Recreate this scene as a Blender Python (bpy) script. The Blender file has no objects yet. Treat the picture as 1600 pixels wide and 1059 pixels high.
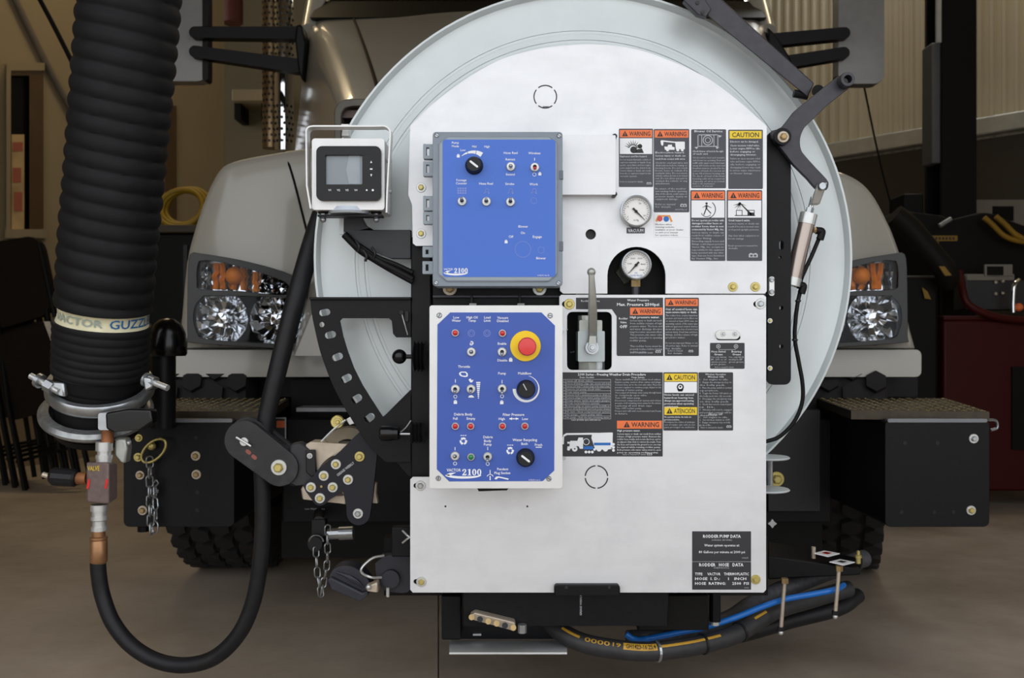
import bpy, bmesh, math, random
from mathutils import Vector, Matrix
from mathutils.geometry import tessellate_polygon

# ------------------------------------------------------------------ camera, sky, lights, exposure
F = 1520.0      # focal length in pixels of the 1600 x 1059 frame
D0 = 1.9        # metres from the lens to the front of the mounting plates (y = 0)
HC = 0.80       # lens height
scene = bpy.context.scene
COL = scene.collection
cam_data = bpy.data.cameras.new('camera')
cam_data.sensor_width = 36.0
cam_data.lens = F / 1600 * 36.0
cam_data.clip_start = 0.02
cam_data.dof.use_dof = True
cam_data.dof.focus_distance = 1.88
cam_data.dof.aperture_fstop = 7.1
cam = bpy.data.objects.new('camera', cam_data)
cam.location = (0, -D0, HC)
cam.rotation_euler = (math.pi / 2, 0, 0)
COL.objects.link(cam)
scene.camera = cam

world = bpy.data.worlds.new('overcast_sky')
scene.world = world
world.use_nodes = True
wn = world.node_tree.nodes
wn['Background'].inputs[0].default_value = (0.95, 0.975, 1.0, 1)
wn['Background'].inputs[1].default_value = 1.36

def lamp(name, loc, rot, size, power, color):
    l = bpy.data.lights.new(name, 'AREA')
    l.shape = 'RECTANGLE'
    l.size, l.size_y = size
    l.energy = power
    l.color = color
    o = bpy.data.objects.new(name, l)
    o.location = loc
    o.rotation_euler = rot
    COL.objects.link(o)
    return o
# the workshop's ceiling tubes, warm against the daylight from the open bay door
lamp('ceiling_lamp', (-2.2, 3.6, 4.7), (0, 0, 0), (1.2, 0.3), 20, (1.0, 0.78, 0.45))
lamp('ceiling_lamp', (2.6, 3.2, 4.7), (0, 0, 0), (1.2, 0.3), 14, (1.0, 0.80, 0.50))
# skylight strip over the ribbed wall
lamp('skylight', (3.0, 5.2, 4.75), (0, 0, math.radians(45)), (2.2, 0.5), 75, (0.95, 0.97, 1.0))

vs = scene.view_settings
vs.view_transform = 'Standard'
vs.look = 'None'
vs.gamma = 1.0
vs.use_curve_mapping = False
vs.exposure = 0.35

# ------------------------------------------------------------------ helpers
def W(px, py, y=0.0):
    d = D0 + y
    return Vector(((px - 800) * d / F, y, HC + (529.5 - py) * d / F))

def S(y=0.0):
    return (D0 + y) / F

def lin(c):
    return tuple(((v / 255) / 12.92 if v / 255 <= 0.04045 else ((v / 255 + 0.055) / 1.055) ** 2.4) for v in c)

MATS = {}
def mat(name, rgb, rough=0.5, metal=0.0, var=0.06, scale=25.0, bump=0.0, coat=0.0, stretch=None, emit=0.0, trans=0.0, alpha=1.0, dirt=None, spec=0.5):
    if name in MATS:
        return MATS[name]
    m = bpy.data.materials.new(name)
    m.use_nodes = True
    nt = m.node_tree
    b = nt.nodes['Principled BSDF']
    c = lin(rgb)
    tc = nt.nodes.new('ShaderNodeTexCoord')
    mp = nt.nodes.new('ShaderNodeMapping')
    nt.links.new(tc.outputs['Object'], mp.inputs['Vector'])
    if stretch:
        mp.inputs['Scale'].default_value = stretch
    nz = nt.nodes.new('ShaderNodeTexNoise')
    nz.inputs['Scale'].default_value = scale
    nz.inputs['Detail'].default_value = 5
    nt.links.new(mp.outputs[0], nz.inputs['Vector'])
    rp = nt.nodes.new('ShaderNodeValToRGB')
    rp.color_ramp.elements[0].position = 0.3
    rp.color_ramp.elements[1].position = 0.7
    rp.color_ramp.elements[0].color = tuple(v * (1 - var) for v in c) + (1,)
    rp.color_ramp.elements[1].color = tuple(min(1, v * (1 + var)) for v in c) + (1,)
    nt.links.new(nz.outputs['Fac'], rp.inputs['Fac'])
    out = rp.outputs['Color']
    if dirt:
        drgb, dscale, lo, hi = dirt
        n2 = nt.nodes.new('ShaderNodeTexNoise')
        n2.inputs['Scale'].default_value = dscale
        n2.inputs['Detail'].default_value = 8
        n2.inputs['Roughness'].default_value = 0.65
        nt.links.new(tc.outputs['Object'], n2.inputs['Vector'])
        r2 = nt.nodes.new('ShaderNodeValToRGB')
        r2.color_ramp.elements[0].position = lo
        r2.color_ramp.elements[1].position = hi
        nt.links.new(n2.outputs['Fac'], r2.inputs['Fac'])
        mx = nt.nodes.new('ShaderNodeMixRGB')
        nt.links.new(r2.outputs['Color'], mx.inputs['Fac'])
        nt.links.new(out, mx.inputs['Color1'])
        mx.inputs['Color2'].default_value = lin(drgb) + (1,)
        out = mx.outputs['Color']
    nt.links.new(out, b.inputs['Base Color'])
    b.inputs['Roughness'].default_value = rough
    b.inputs['Metallic'].default_value = metal
    b.inputs['Specular IOR Level'].default_value = spec
    b.inputs['Coat Weight'].default_value = coat
    b.inputs['Coat Roughness'].default_value = 0.08
    if trans:
        b.inputs['Transmission Weight'].default_value = trans
    if alpha < 1:
        b.inputs['Alpha'].default_value = alpha
    if emit:
        b.inputs['Emission Color'].default_value = c + (1,)
        b.inputs['Emission Strength'].default_value = emit
    if bump:
        bp = nt.nodes.new('ShaderNodeBump')
        bp.inputs['Strength'].default_value = bump
        bp.inputs['Distance'].default_value = 0.004
        nt.links.new(nz.outputs['Fac'], bp.inputs['Height'])
        nt.links.new(bp.outputs[0], b.inputs['Normal'])
    MATS[name] = m
    return m

M = {}
M['alu'] = mat('brushed_aluminium', (222, 223, 226), 0.42, 0.45, 0.04, 9, 0.02, stretch=(1, 1, 3), dirt=((200, 202, 206), 6.5, 0.48, 0.90))
M['alubox'] = mat('satin_aluminium', (222, 222, 222), 0.40, 0.35, 0.03, 30)
M['cast'] = mat('cast_aluminium', (176, 178, 172), 0.42, 0.7, 0.10, 60, 0.05)
M['tan'] = mat('oiled_aluminium', (188, 175, 158), 0.45, 0.55, 0.15, 40, 0.05)
M['steel'] = mat('galvanised_steel', (176, 180, 184), 0.28, 0.85, 0.12, 55)
M['bright'] = mat('bright_zinc', (205, 206, 205), 0.30, 0.6, 0.06, 40)
M['chrome'] = mat('chrome', (225, 227, 230), 0.06, 1.0, 0.02, 20)
M['gold'] = mat('yellow_zinc', (196, 180, 112), 0.34, 0.65, 0.15, 200)
M['brass'] = mat('brass', (164, 140, 98), 0.38, 0.7, 0.15, 80)
M['rust'] = mat('rusty_steel', (150, 98, 62), 0.6, 0.45, 0.30, 60, 0.1)
M['reel'] = mat('reel_white_paint', (206, 213, 215), 0.38, 0.15, 0.03, 14, 0.01, coat=0.15)
M['paint'] = mat('truck_white_paint', (166, 162, 152), 0.28, 0.0, 0.02, 6, coat=0.7)
M['black'] = mat('black_powder_coat', (13, 13, 16), 0.45, 0.0, 0.25, 90, 0.03, spec=0.22)
M['gloss'] = mat('gloss_black', (9, 9, 11), 0.22, 0.0, 0.2, 30, spec=0.4)
M['anod'] = mat('black_anodised', (58, 57, 63), 0.40, 0.35, 0.12, 70, 0.02)
M['rubber'] = mat('hose_rubber', (17, 17, 20), 0.7, 0.0, 0.28, 40, 0.12, dirt=((34, 34, 38), 9, 0.55, 0.95), spec=0.3)
M['rubber2'] = mat('water_hose_rubber', (24, 24, 27), 0.5, 0.0, 0.25, 60, 0.05, dirt=((44, 42, 42), 14, 0.55, 0.85), spec=0.3)
M['cuff'] = mat('cuff_rubber', (11, 11, 13), 0.55, 0.0, 0.2, 40, spec=0.25)
M['dark'] = mat('dark_plastic', (22, 22, 25), 0.45, 0.0, 0.15, 50, spec=0.35)
M['tyre'] = mat('tyre_rubber', (34, 32, 32), 0.85, 0.0, 0.2, 30, 0.1)
M['greybox'] = mat('grey_enclosure', (150, 160, 170), 0.42, 0.0, 0.03, 40)
M['bluelabel'] = mat('blue_overlay', (64, 110, 206), 0.42, 0.0, 0.02, 8)
M['bluelabel_shade'] = mat('blue_overlay_shade', (56, 88, 176), 0.42, 0.0, 0.02, 8)  # same blue as the upper panel, darkened in colour for the lower panel's shade
M['white'] = mat('white_print', (238, 240, 244), 0.5, 0.0, 0.01, 8)
M['paleblue'] = mat('pale_outline_print', (128, 146, 214), 0.5, 0.0, 0.01, 8)
M['ink'] = mat('black_print', (28, 26, 28), 0.5, 0.0, 0.02, 8)
M['greytext'] = mat('grey_print', (186, 188, 194), 0.5, 0.0, 0.02, 8)
M['decal'] = mat('decal_charcoal', (66, 67, 76), 0.45, 0.0, 0.04, 30)
M['decal2'] = mat('decal_black', (44, 44, 50), 0.42, 0.0, 0.05, 30)
M['orange'] = mat('decal_orange', (240, 120, 62), 0.45, 0.0, 0.03, 20)
M['yellow'] = mat('decal_yellow', (238, 204, 38), 0.45, 0.0, 0.03, 20)
M['estopy'] = mat('stop_button_yellow', (246, 208, 10), 0.4, 0.0, 0.02, 20)
M['red'] = mat('red_plastic', (222, 62, 62), 0.4, 0.0, 0.05, 20, coat=0.1)
M['redlens'] = mat('red_lens', (200, 26, 24), 0.2, 0.0, 0.15, 60, coat=0.5)
M['green'] = mat('green_lens', (22, 120, 62), 0.2, 0.0, 0.15, 60, coat=0.5)
M['cream'] = mat('cream_band', (226, 220, 186), 0.55, 0.0, 0.10, 40, dirt=((190, 178, 130), 18, 0.55, 0.85))
M['bandblue'] = mat('band_blue_print', (30, 98, 160), 0.5, 0.0, 0.1, 40)
M['bandgrey'] = mat('band_faded_print', (150, 164, 158), 0.5, 0.0, 0.1, 40)
M['screen'] = mat('monitor_screen', (120, 130, 138), 0.12, 0.0, 0.03, 4, coat=0.6)
M['glass'] = mat('clear_lens', (245, 247, 250), 0.03, 0.0, 0.0, 4, trans=1.0)
M['glass'].node_tree.nodes['Principled BSDF'].inputs['IOR'].default_value = 1.18
M['dial'] = mat('gauge_face', (236, 234, 232), 0.35, 0.0, 0.02, 20)
M['amber'] = mat('amber_bulb', (252, 134, 6), 0.3, 0.0, 0.15, 90, spec=0.3)
M['bezel'] = mat('headlight_bezel', (30, 30, 31), 0.35, 0.0, 0.1, 20)
M['wind'] = mat('dark_glass', (14, 14, 14), 0.08, 0.0, 0.1, 10, coat=0.5)
M['bluehose'] = mat('blue_hose', (16, 104, 190), 0.4, 0.0, 0.06, 40)
M['ystripe'] = mat('yellow_hose_print', (184, 140, 38), 0.5, 0.0, 0.12, 60)
M['concrete'] = mat('concrete', (178, 164, 148), 0.75, 0.0, 0.10, 3.2, 0.05, dirt=((138, 122, 104), 1.1, 0.42, 0.75))
M['concrete2'] = mat('darker_concrete', (166, 152, 138), 0.75, 0.0, 0.12, 3.2, 0.05, dirt=((122, 107, 92), 1.3, 0.42, 0.75))  # darker tone for the right slab and the base
M['wall'] = mat('beige_wall_paint', (150, 134, 104), 0.7, 0.0, 0.04, 2)
M['wall2'] = mat('olive_wall_paint', (112, 102, 78), 0.7, 0.0, 0.05, 2)
M['ribbed'] = mat('ribbed_metal_sheet', (196, 188, 166), 0.45, 0.15, 0.05, 3)
M['wains'] = mat('brown_wainscot', (52, 46, 38), 0.6, 0.0, 0.1, 4)
M['rail'] = mat('girt_galvanised', (176, 176, 168), 0.5, 0.4, 0.1, 14)
M['frame'] = mat('brown_door_frame', (84, 62, 32), 0.55, 0.0, 0.15, 12)
M['yhose'] = mat('yellow_hose', (150, 120, 14), 0.5, 0.0, 0.1, 40)
M['chair'] = mat('chair_vinyl', (26, 20, 16), 0.6, 0.0, 0.2, 20, spec=0.2)
M['cart'] = mat('cart_red_paint', (62, 4, 4), 0.5, 0.0, 0.1, 10, spec=0.25)
M['machine'] = mat('machine_black', (11, 10, 9), 0.55, 0.0, 0.2, 20, spec=0.2)
M['mark'] = mat('yellow_marking', (140, 106, 18), 0.5, 0.0, 0.15, 30)
M['board'] = mat('grey_board', (126, 120, 110), 0.6, 0.0, 0.06, 10)
M['poster'] = mat('poster_paper', (190, 160, 110), 0.6, 0.0, 0.25, 6)
M['ceil'] = mat('ceiling_panel', (120, 108, 84), 0.8, 0.0, 0.05, 3)
M['plug'] = mat('plug_plastic', (34, 34, 44), 0.5, 0.0, 0.15, 60, 0.04)

WL = {}                       # world position of every object's origin
def reg(o, loc):
    WL[o.name] = Vector(loc)

def thing(name, label, cat, loc, group=None):
    o = bpy.data.objects.new(name, None)
    o.empty_display_size = 0.05
    COL.objects.link(o)
    o.location = loc
    o['label'] = label
    o['category'] = cat
    if group:
        o['group'] = group
    reg(o, loc)
    return o

def frame_of(axis):
    a = Vector(axis).normalized()
    t = Vector((0, 0, 1)) if abs(a.z) < 0.9 else Vector((1, 0, 0))
    u = a.cross(t).normalized()
    return a, u, a.cross(u).normalized()

def arc(cx, cy, r, a0, a1, n=12):
    return [(cx + r * math.cos(math.radians(a0 + (a1 - a0) * i / n)), cy - r * math.sin(math.radians(a0 + (a1 - a0) * i / n))) for i in range(n + 1)]

def circ(cx, cy, r, n=20):
    return [(cx + r * math.cos(2 * math.pi * i / n), cy - r * math.sin(2 * math.pi * i / n)) for i in range(n)]

def rrect(x0, y0, x1, y1, r, n=4):
    return arc(x1 - r, y0 + r, r, 0, 90, n) + arc(x0 + r, y0 + r, r, 90, 180, n) + arc(x0 + r, y1 - r, r, 180, 270, n) + arc(x1 - r, y1 - r, r, 270, 360, n)

def slot(cx, cy, l, w, ang, n=6):
    p = arc(l / 2 - w / 2, 0, w / 2, -90, 90, n) + arc(-l / 2 + w / 2, 0, w / 2, 90, 270, n)
    c, s = math.cos(math.radians(ang)), math.sin(math.radians(ang))
    return [(cx + x * c + y * s, cy - x * s + y * c) for x, y in p]

def dogbone(x0, y0, r0, x1, y1, r1, n=12):
    """outline of two discs joined by their outer tangents (pixels, y down)"""
    a = math.atan2(-(y1 - y0), x1 - x0)
    dd = math.hypot(x1 - x0, y1 - y0)
    b = math.acos(max(-1, min(1, (r0 - r1) / dd)))
    A, B = math.degrees(a), math.degrees(b)
    return arc(x1, y1, r1, A - B, A + B, n) + arc(x0, y0, r0, A + B, A - B + 360, n)

def spline(pts, n=8):
    P = [Vector(p) for p in pts]
    Q = [P[0] * 2 - P[1]] + P + [P[-1] * 2 - P[-2]]
    out = []
    for i in range(1, len(Q) - 2):
        a, b, c, d = Q[i - 1], Q[i], Q[i + 1], Q[i + 2]
        for k in range(n):
            t = k / n
            out.append(0.5 * ((2 * b) + (c - a) * t + (2 * a - 5 * b + 4 * c - d) * t * t + (3 * b - a - 3 * c + d) * t ** 3))
    out.append(P[-1])
    return out

TXT = {}
TXTCURVE = bpy.data.curves.new('lettering_source', 'FONT')
TXTOBJ = bpy.data.objects.new('lettering_source', TXTCURVE)
def glyphs(s, bold=0.0, res=2):
    k = (s, bold, res)
    if k not in TXT:
        TXTCURVE.body = s
        TXTCURVE.offset = bold
        TXTCURVE.resolution_u = res
        me = bpy.data.meshes.new_from_object(TXTOBJ)
        TXT[k] = ([(v.co.x, v.co.y) for v in me.vertices], [tuple(p.vertices) for p in me.polygons])
        bpy.data.meshes.remove(me)
    return TXT[k]

class MB:
    def __init__(self):
        self.v, self.f, self.fm = [], [], []
        self.mi = 0
    def add(self, vs, fs):
        o = len(self.v)
        self.v += [Vector(v) for v in vs]
        self.f += [tuple(i + o for i in f) for f in fs]
        self.fm += [self.mi] * len(fs)
        return self
    def prism(self, outer, holes=(), y=0.0, th=0.004, flat=False, wfn=None):
        loops = [list(outer)] + [list(h) for h in holes]
        tri = tessellate_polygon([[Vector((x, -yy, 0)) for x, yy in l] for l in loops])
        pts = [p for l in loops for p in l]
        fv = [(wfn or W)(x, yy, y) for x, yy in pts]
        n = len(fv)
        if flat:
            fs = []
            for t in tri:
                a, b, c = (fv[i] for i in t)
                fs.append(t if (b - a).cross(c - a).y < 0 else tuple(reversed(t)))
            return self.add(fv, fs)
        bv = [v + Vector((0, th, 0)) for v in fv]
        fs = [tuple(t) for t in tri] + [tuple(reversed([i + n for i in t])) for t in tri]
        o = 0
        for l in loops:
            m = len(l)
            for i in range(m):
                a, b = o + i, o + (i + 1) % m
                fs.append((a, b, b + n, a + n))
            o += m
        return self.add(fv + bv, fs)
    def flat(self, outer, y, holes=()):
        return self.prism(outer, holes, y, flat=True)
    def rect(self, x0, y0, x1, y1, y):
        return self.flat([(x0, y0), (x1, y0), (x1, y1), (x0, y1)], y)
    def pbox(self, x0, y0, x1, y1, y, th):
        return self.prism([(x0, y0), (x1, y0), (x1, y1), (x0, y1)], (), y, th)
    def rbox(self, x0, y0, x1, y1, r, y, th, holes=()):
        return self.prism(rrect(x0, y0, x1, y1, r), holes, y, th)
    def box(self, a, b):
        x0, y0, z0 = a
        x1, y1, z1 = b
        v = [(x, y, z) for x in (x0, x1) for y in (y0, y1) for z in (z0, z1)]
        return self.add(v, [(0, 1, 3, 2), (4, 6, 7, 5), (0, 4, 5, 1), (2, 3, 7, 6), (0, 2, 6, 4), (1, 5, 7, 3)])
    def hexa(self, c):
        """eight corners: front four (loop) then back four"""
        return self.add(c, [(0, 1, 2, 3), (7, 6, 5, 4), (0, 4, 5, 1), (1, 5, 6, 2), (2, 6, 7, 3), (3, 7, 4, 0)])
    def lathe(self, prof, origin, axis, n=24, a0=0.0, a1=360.0):
        a, u, w = frame_of(axis)
        o = Vector(origin)
        full = abs(a1 - a0) >= 359.9
        cnt = n if full else n + 1
        vs, fs = [], []
        for i in range(cnt):
            t = math.radians(a0 + (a1 - a0) * i / n)
            dirv = u * math.cos(t) + w * math.sin(t)
            for r, h in prof:
                vs.append(o + dirv * max(r, 1e-5) + a * h)
        k = len(prof)
        for i in range(n if full else cnt - 1):
            j = (i + 1) % cnt
            for q in range(k - 1):
                fs.append((i * k + q, j * k + q, j * k + q + 1, i * k + q + 1))
        return self.add(vs, fs)
    def cyl(self, p0, p1, r0, r1=None, n=16):
        p0, p1 = Vector(p0), Vector(p1)
        h = (p1 - p0).length
        r1 = r0 if r1 is None else r1
        return self.lathe([(0, 0), (r0, 0), (r1, h), (0, h)], p0, p1 - p0, n)
    def disc(self, px, py, y, r, th, n=20):
        """round slug facing the camera, pixel radius"""
        c = W(px, py, y)
        return self.cyl(c, c + Vector((0, th, 0)), r * S(y), None, n)
    def tube(self, pts, r, n=10, sub=6, caps=True):
        P = spline(pts, sub) if sub else [Vector(p) for p in pts]
        rr = r if callable(r) else (lambda t: r)
        vs, fs = [], []
        u = None
        N = len(P)
        for i, p in enumerate(P):
            t = (P[min(i + 1, N - 1)] - P[max(i - 1, 0)]).normalized()
            if u is None:
                _, u, _ = frame_of(t)
            u = (u - t * u.dot(t)).normalized()
            w = t.cross(u)
            R = rr(i / (N - 1))
            for k in range(n):
                a = 2 * math.pi * k / n
                vs.append(p + (u * math.cos(a) + w * math.sin(a)) * R)
        for i in range(N - 1):
            for k in range(n):
                l = (k + 1) % n
                fs.append((i * n + k, i * n + l, (i + 1) * n + l, (i + 1) * n + k))
        if caps:
            fs.append(tuple(range(n - 1, -1, -1)))
            fs.append(tuple((N - 1) * n + k for k in range(n)))
        return self.add(vs, fs)
    def sphere(self, c, r, n=16, squash=1.0):
        prof = [(r * math.sin(math.pi * i / (n // 2)), -r * squash * math.cos(math.pi * i / (n // 2))) for i in range(n // 2 + 1)]
        return self.lathe(prof, c, (0, 0, 1), n)
    def loft(self, rings, close=True, cap=True):
        k = len(rings[0])
        vs = [p for r in rings for p in r]
        fs = []
        for i in range(len(rings) - 1):
            for j in range(k if close else k - 1):
                l = (j + 1) % k
                fs.append((i * k + j, i * k + l, (i + 1) * k + l, (i + 1) * k + j))
        if cap:
            fs.append(tuple(range(k)))
            fs.append(tuple((len(rings) - 1) * k + j for j in reversed(range(k))))
        return self.add(vs, fs)
    def text(self, s, x, y, h, yd, align='c', w=None, bold=0.0, rot=0.0, res=2):
        """cap height h and width w in pixels; (x, y) anchors the baseline"""
        vs, fs = glyphs(s, bold, res)
        if not vs:
            return self
        sc = h / 0.682
        x0, x1 = min(p[0] for p in vs), max(p[0] for p in vs)
        sx = sc if w is None else w / max(1e-6, x1 - x0)
        off = {'l': x0, 'c': (x0 + x1) / 2, 'r': x1}[align]
        c, sn = math.cos(math.radians(rot)), math.sin(math.radians(rot))
        out = []
        for a, b in vs:
            uu, vv = (a - off) * sx, b * sc
            out.append(W(x + uu * c - vv * sn, y - (uu * sn + vv * c), yd))
        return self.add(out, fs)
    def data(self, name, mats, origin=(0, 0, 0), smooth=None, fix=True):
        o = Vector(origin)
        me = bpy.data.meshes.new(name)
        me.from_pydata([tuple(v - o) for v in self.v], [], self.f)
        for mm in (mats if isinstance(mats, (list, tuple)) else [mats]):
            me.materials.append(mm)
        if any(self.fm):
            me.polygons.foreach_set('material_index', self.fm)
        if fix:
            bm = bmesh.new()
            bm.from_mesh(me)
            bmesh.ops.remove_doubles(bm, verts=bm.verts, dist=1e-6)
            bmesh.ops.recalc_face_normals(bm, faces=bm.faces)
            bm.to_mesh(me)
            bm.free()
        if smooth is not None:
            me.polygons.foreach_set('use_smooth', [True] * len(me.polygons))
            me.set_sharp_from_angle(angle=math.radians(smooth))
        me.update()
        return me
    def build(self, name, m, parent=None, smooth=None, bevel=0.0, seg=2, label=None, fix=True, kind=None, loc=None):
        pl = WL[parent.name] if parent else Vector((0, 0, 0))
        org = Vector(loc) if loc is not None else pl
        mats = [M[x] if isinstance(x, str) else x for x in (m if isinstance(m, (list, tuple)) else [m])]
        me = self.data(name, mats, org, smooth, fix)
        ob = bpy.data.objects.new(name, me)
        COL.objects.link(ob)
        if parent:
            ob.parent = parent
        ob.location = org - pl
        reg(ob, org)
        if bevel:
            b = ob.modifiers.new('bevel', 'BEVEL')
            b.width = bevel
            b.segments = seg
            b.limit_method = 'ANGLE'
            b.angle_limit = math.radians(35)
            if smooth is None:
                me.polygons.foreach_set('use_smooth', [True] * len(me.polygons))
                me.set_sharp_from_angle(angle=math.radians(50))
        if label:
            ob['label'] = label
        if kind:
            ob['kind'] = kind
        return ob

def tag(o, label, cat, group=None):
    o['label'] = label
    o['category'] = cat
    if group:
        o['group'] = group
    return o

def struct(o):
    o['kind'] = 'structure'
    return o

def inst(name, me, parent, loc, scale=1.0, rot=(0, 0, 0)):
    o = bpy.data.objects.new(name, me)
    COL.objects.link(o)
    o.parent = parent
    o.location = Vector(loc) - WL[parent.name]
    o.scale = (scale,) * 3 if not isinstance(scale, (tuple, list)) else scale
    o.rotation_euler = rot
    reg(o, loc)
    return o

# unit hardware, radius 1, facing -y (towards the camera)
def bolt_mesh(name, washer, head, wr=1.0, hr=0.62):
    b = MB()
    b.lathe([(wr, 0.0), (wr, -0.16), (wr * 0.94, -0.22), (hr * 0.9, -0.22)], (0, 0, 0), (0, 1, 0), 20)
    b.mi = 1
    b.lathe([(hr, -0.2), (hr, -0.62), (hr * 0.86, -0.74), (0, -0.74)], (0, 0, 0), (0, 1, 0), 6)
    b.lathe([(hr * 0.8, -0.70), (hr * 0.62, -0.80), (0, -0.80)], (0, 0, 0), (0, 1, 0), 12)
    return b.data(name, [M[washer], M[head]], smooth=30)
BOLT = bolt_mesh('bolt', 'bright', 'gold')
BOLTG = bolt_mesh('bolt_gold', 'gold', 'gold')
BOLTS = bolt_mesh('bolt_steel', 'bright', 'steel')
BOLTB = bolt_mesh('bolt_tan', 'tan', 'brass')
BOLTK = bolt_mesh('bolt_black', 'black', 'black')
def screw_mesh():
    b = MB()
    b.lathe([(1, 0), (1, -0.25), (0.75, -0.5), (0.72, -0.35), (0, -0.35)], (0, 0, 0), (0, 1, 0), 16)
    b.mi = 1
    b.box((-0.68, -0.42, -0.12), (0.68, -0.33, 0.12))
    return b.data('screw', [M['steel'], M['ink']], smooth=30)
SCREW = screw_mesh()
def bolt(parent, px, py, y, r, me=BOLT, name='bolt'):
    return inst(name, me, parent, W(px, py, y), r * S(y), (0, random.uniform(0, 1.0), 0))
random.seed(7)

def build_clusters(b, name, m, parent, gap=0.0025):
    """one part per printed word or symbol"""
    n = len(b.v)
    par = list(range(n))
    def find(i):
        while par[i] != i:
            par[i] = par[par[i]]
            i = par[i]
        return i
    for f in b.f:
        r = find(f[0])
        for i in f[1:]:
            par[find(i)] = r
    boxes = {}
    for i, v in enumerate(b.v):
        r = find(i)
        x = boxes.setdefault(r, [v.x, v.x, v.z, v.z])
        x[0], x[1], x[2], x[3] = min(x[0], v.x), max(x[1], v.x), min(x[2], v.z), max(x[3], v.z)
    ks = list(boxes)
    for i, p in enumerate(ks):
        for q in ks[i + 1:]:
            A, B = boxes[p], boxes[q]
            if A[0] - gap < B[1] and B[0] - gap < A[1] and A[2] - gap * .35 < B[3] and B[2] - gap * .35 < A[3]:
                par[find(q)] = find(p)
    groups = {}
    for f in b.f:
        groups.setdefault(find(f[0]), []).append(f)
    for fs in groups.values():
        idx = sorted({i for f in fs for i in f})
        mp = {i: k for k, i in enumerate(idx)}
        MB().add([b.v[i] for i in idx], [tuple(mp[i] for i in f) for f in fs]).build(name, m, parent, fix=False)

# ------------------------------------------------------------------ the setting
def ray(px, d):
    return (px - 800) * d / F
def wall_left_d(px):
    return 5.62 / (0.42 - (px - 800) / F)
def wall_right_d(px):
    return 8.32 / ((px - 800) / F + 0.86)
def on_wall(dfn, off=0.0):
    def fn(px, py, y=0.0):
        d = dfn(px) - off
        return Vector(((px - 800) * d / F, d - D0, HC + (529.5 - py) * d / F))
    return fn
WLF, WRF = on_wall(wall_left_d), on_wall(wall_right_d)

b = MB(); b.box((-9, -9, -0.12), (9, 9, -0.02))
floor = struct(b.build('floor', 'concrete2'))
# the two slabs meet at a joint running away from the viewer
def jx(d):
    return -0.0757 * d
for k, (xa, xb, mm) in enumerate(((-9, None, 'concrete'), (None, 9, 'concrete2'))):
    c = []
    for z in (0.0, -0.02):
        for (d, xs) in ((-6.9, 0), (-6.9, 1), (10.9, 1), (10.9, 0)):
            j = jx(d) + (-0.0015 if k == 0 else 0.0015)
            c.append(((xa if xa is not None else j) if xs == 0 else (xb if xb is not None else j), d - D0, z))
    s = MB().hexa(c).build('slab', mm, floor)

def wallstrip(name, pts, z0, z1, m, th=0.12):
    b = MB()
    (x0, y0), (x1, y1) = pts
    n = Vector((-(y1 - y0), x1 - x0, 0)).normalized() * th
    a, c = Vector((x0, y0, z0)), Vector((x1, y1, z0))
    up = Vector((0, 0, z1 - z0))
    b.hexa([a, c, c + up, a + up, a + n, c + n, c + n + up, a + n + up])
    return struct(b.build(name, m))
def pl(d):
    return (-3.1 + 0.42 * (d - 6), d - D0)
def pr(d):
    return (2.3 - 0.86 * (d - 7), d - D0)
wl = wallstrip('wall_left', (pl(0.2), pl(7.85)), 0, 5, 'wall', 0.12)
wallstrip('wall_back', ((-6, 7.4), (4, 7.4)), 0, 5, 'wall2', 0.12)
# ribbed sheet-metal wall on the right, trapezoid ribs
b = MB()
A, B = Vector((*pr(9.2), 0)), Vector((*pr(2.2), 0))
L = (B - A).length
t = (B - A).normalized()
n = Vector((t.y, -t.x, 0))
if n.y > 0:
    n = -n
pitch = 0.075
prof = []
k = 0
while k * pitch < L:
    for q, h in ((0.0, 0), (0.45, 0), (0.6, 0.016), (0.85, 0.016)):
        prof.append(A + t * (k * pitch + q * pitch) + n * h)
    k += 1
m_ = len(prof)
vsx = [p for p in prof] + [p + Vector((0, 0, 5)) for p in prof]
b.add(vsx, [(i, i + 1, m_ + i + 1, m_ + i) for i in range(m_ - 1)])
wr = struct(b.build('wall_right', 'ribbed', fix=False))
def on_right(u0, u1, z0, z1, off0, off1):
    """box on the ribbed wall between distances u0 and u1"""
    p, q = Vector((*pr(u0), 0)), Vector((*pr(u1), 0))
    c = []
    for off in (off1, off0):
        c += [p + n * off + Vector((0, 0, z0)), q + n * off + Vector((0, 0, z0)), q + n * off + Vector((0, 0, z1)), p + n * off + Vector((0, 0, z1))]
    return c
b = MB().hexa(on_right(9.0, 2.4, 2.08, 2.19, 0.017, 0.10)); b.build('rail', 'rail', wr, bevel=0.01, label='galvanised horizontal girt rail')
b = MB().hexa(on_right(9.0, 2.4, 0.0, 2.06, 0.017, 0.05)); b.build('wainscot', 'wains', wr, label='dark brown lower wall lining')
struct(MB().box((-9, -1.2, 4.9), (9, 9, 5.02)).build('ceiling', 'ceil'))
wf = MB(); wf.box((-9, -1.4, 3.1), (9, -1.2, 5.0)); wf.box((-9, -1.4, 0), (-2.9, -1.2, 3.1)); wf.box((2.9, -1.4, 0), (9, -1.2, 3.1))  # unseen front wall; opening kept low and narrow to darken the interior
struct(wf.build('unseen_wall_front', 'wall'))

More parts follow.
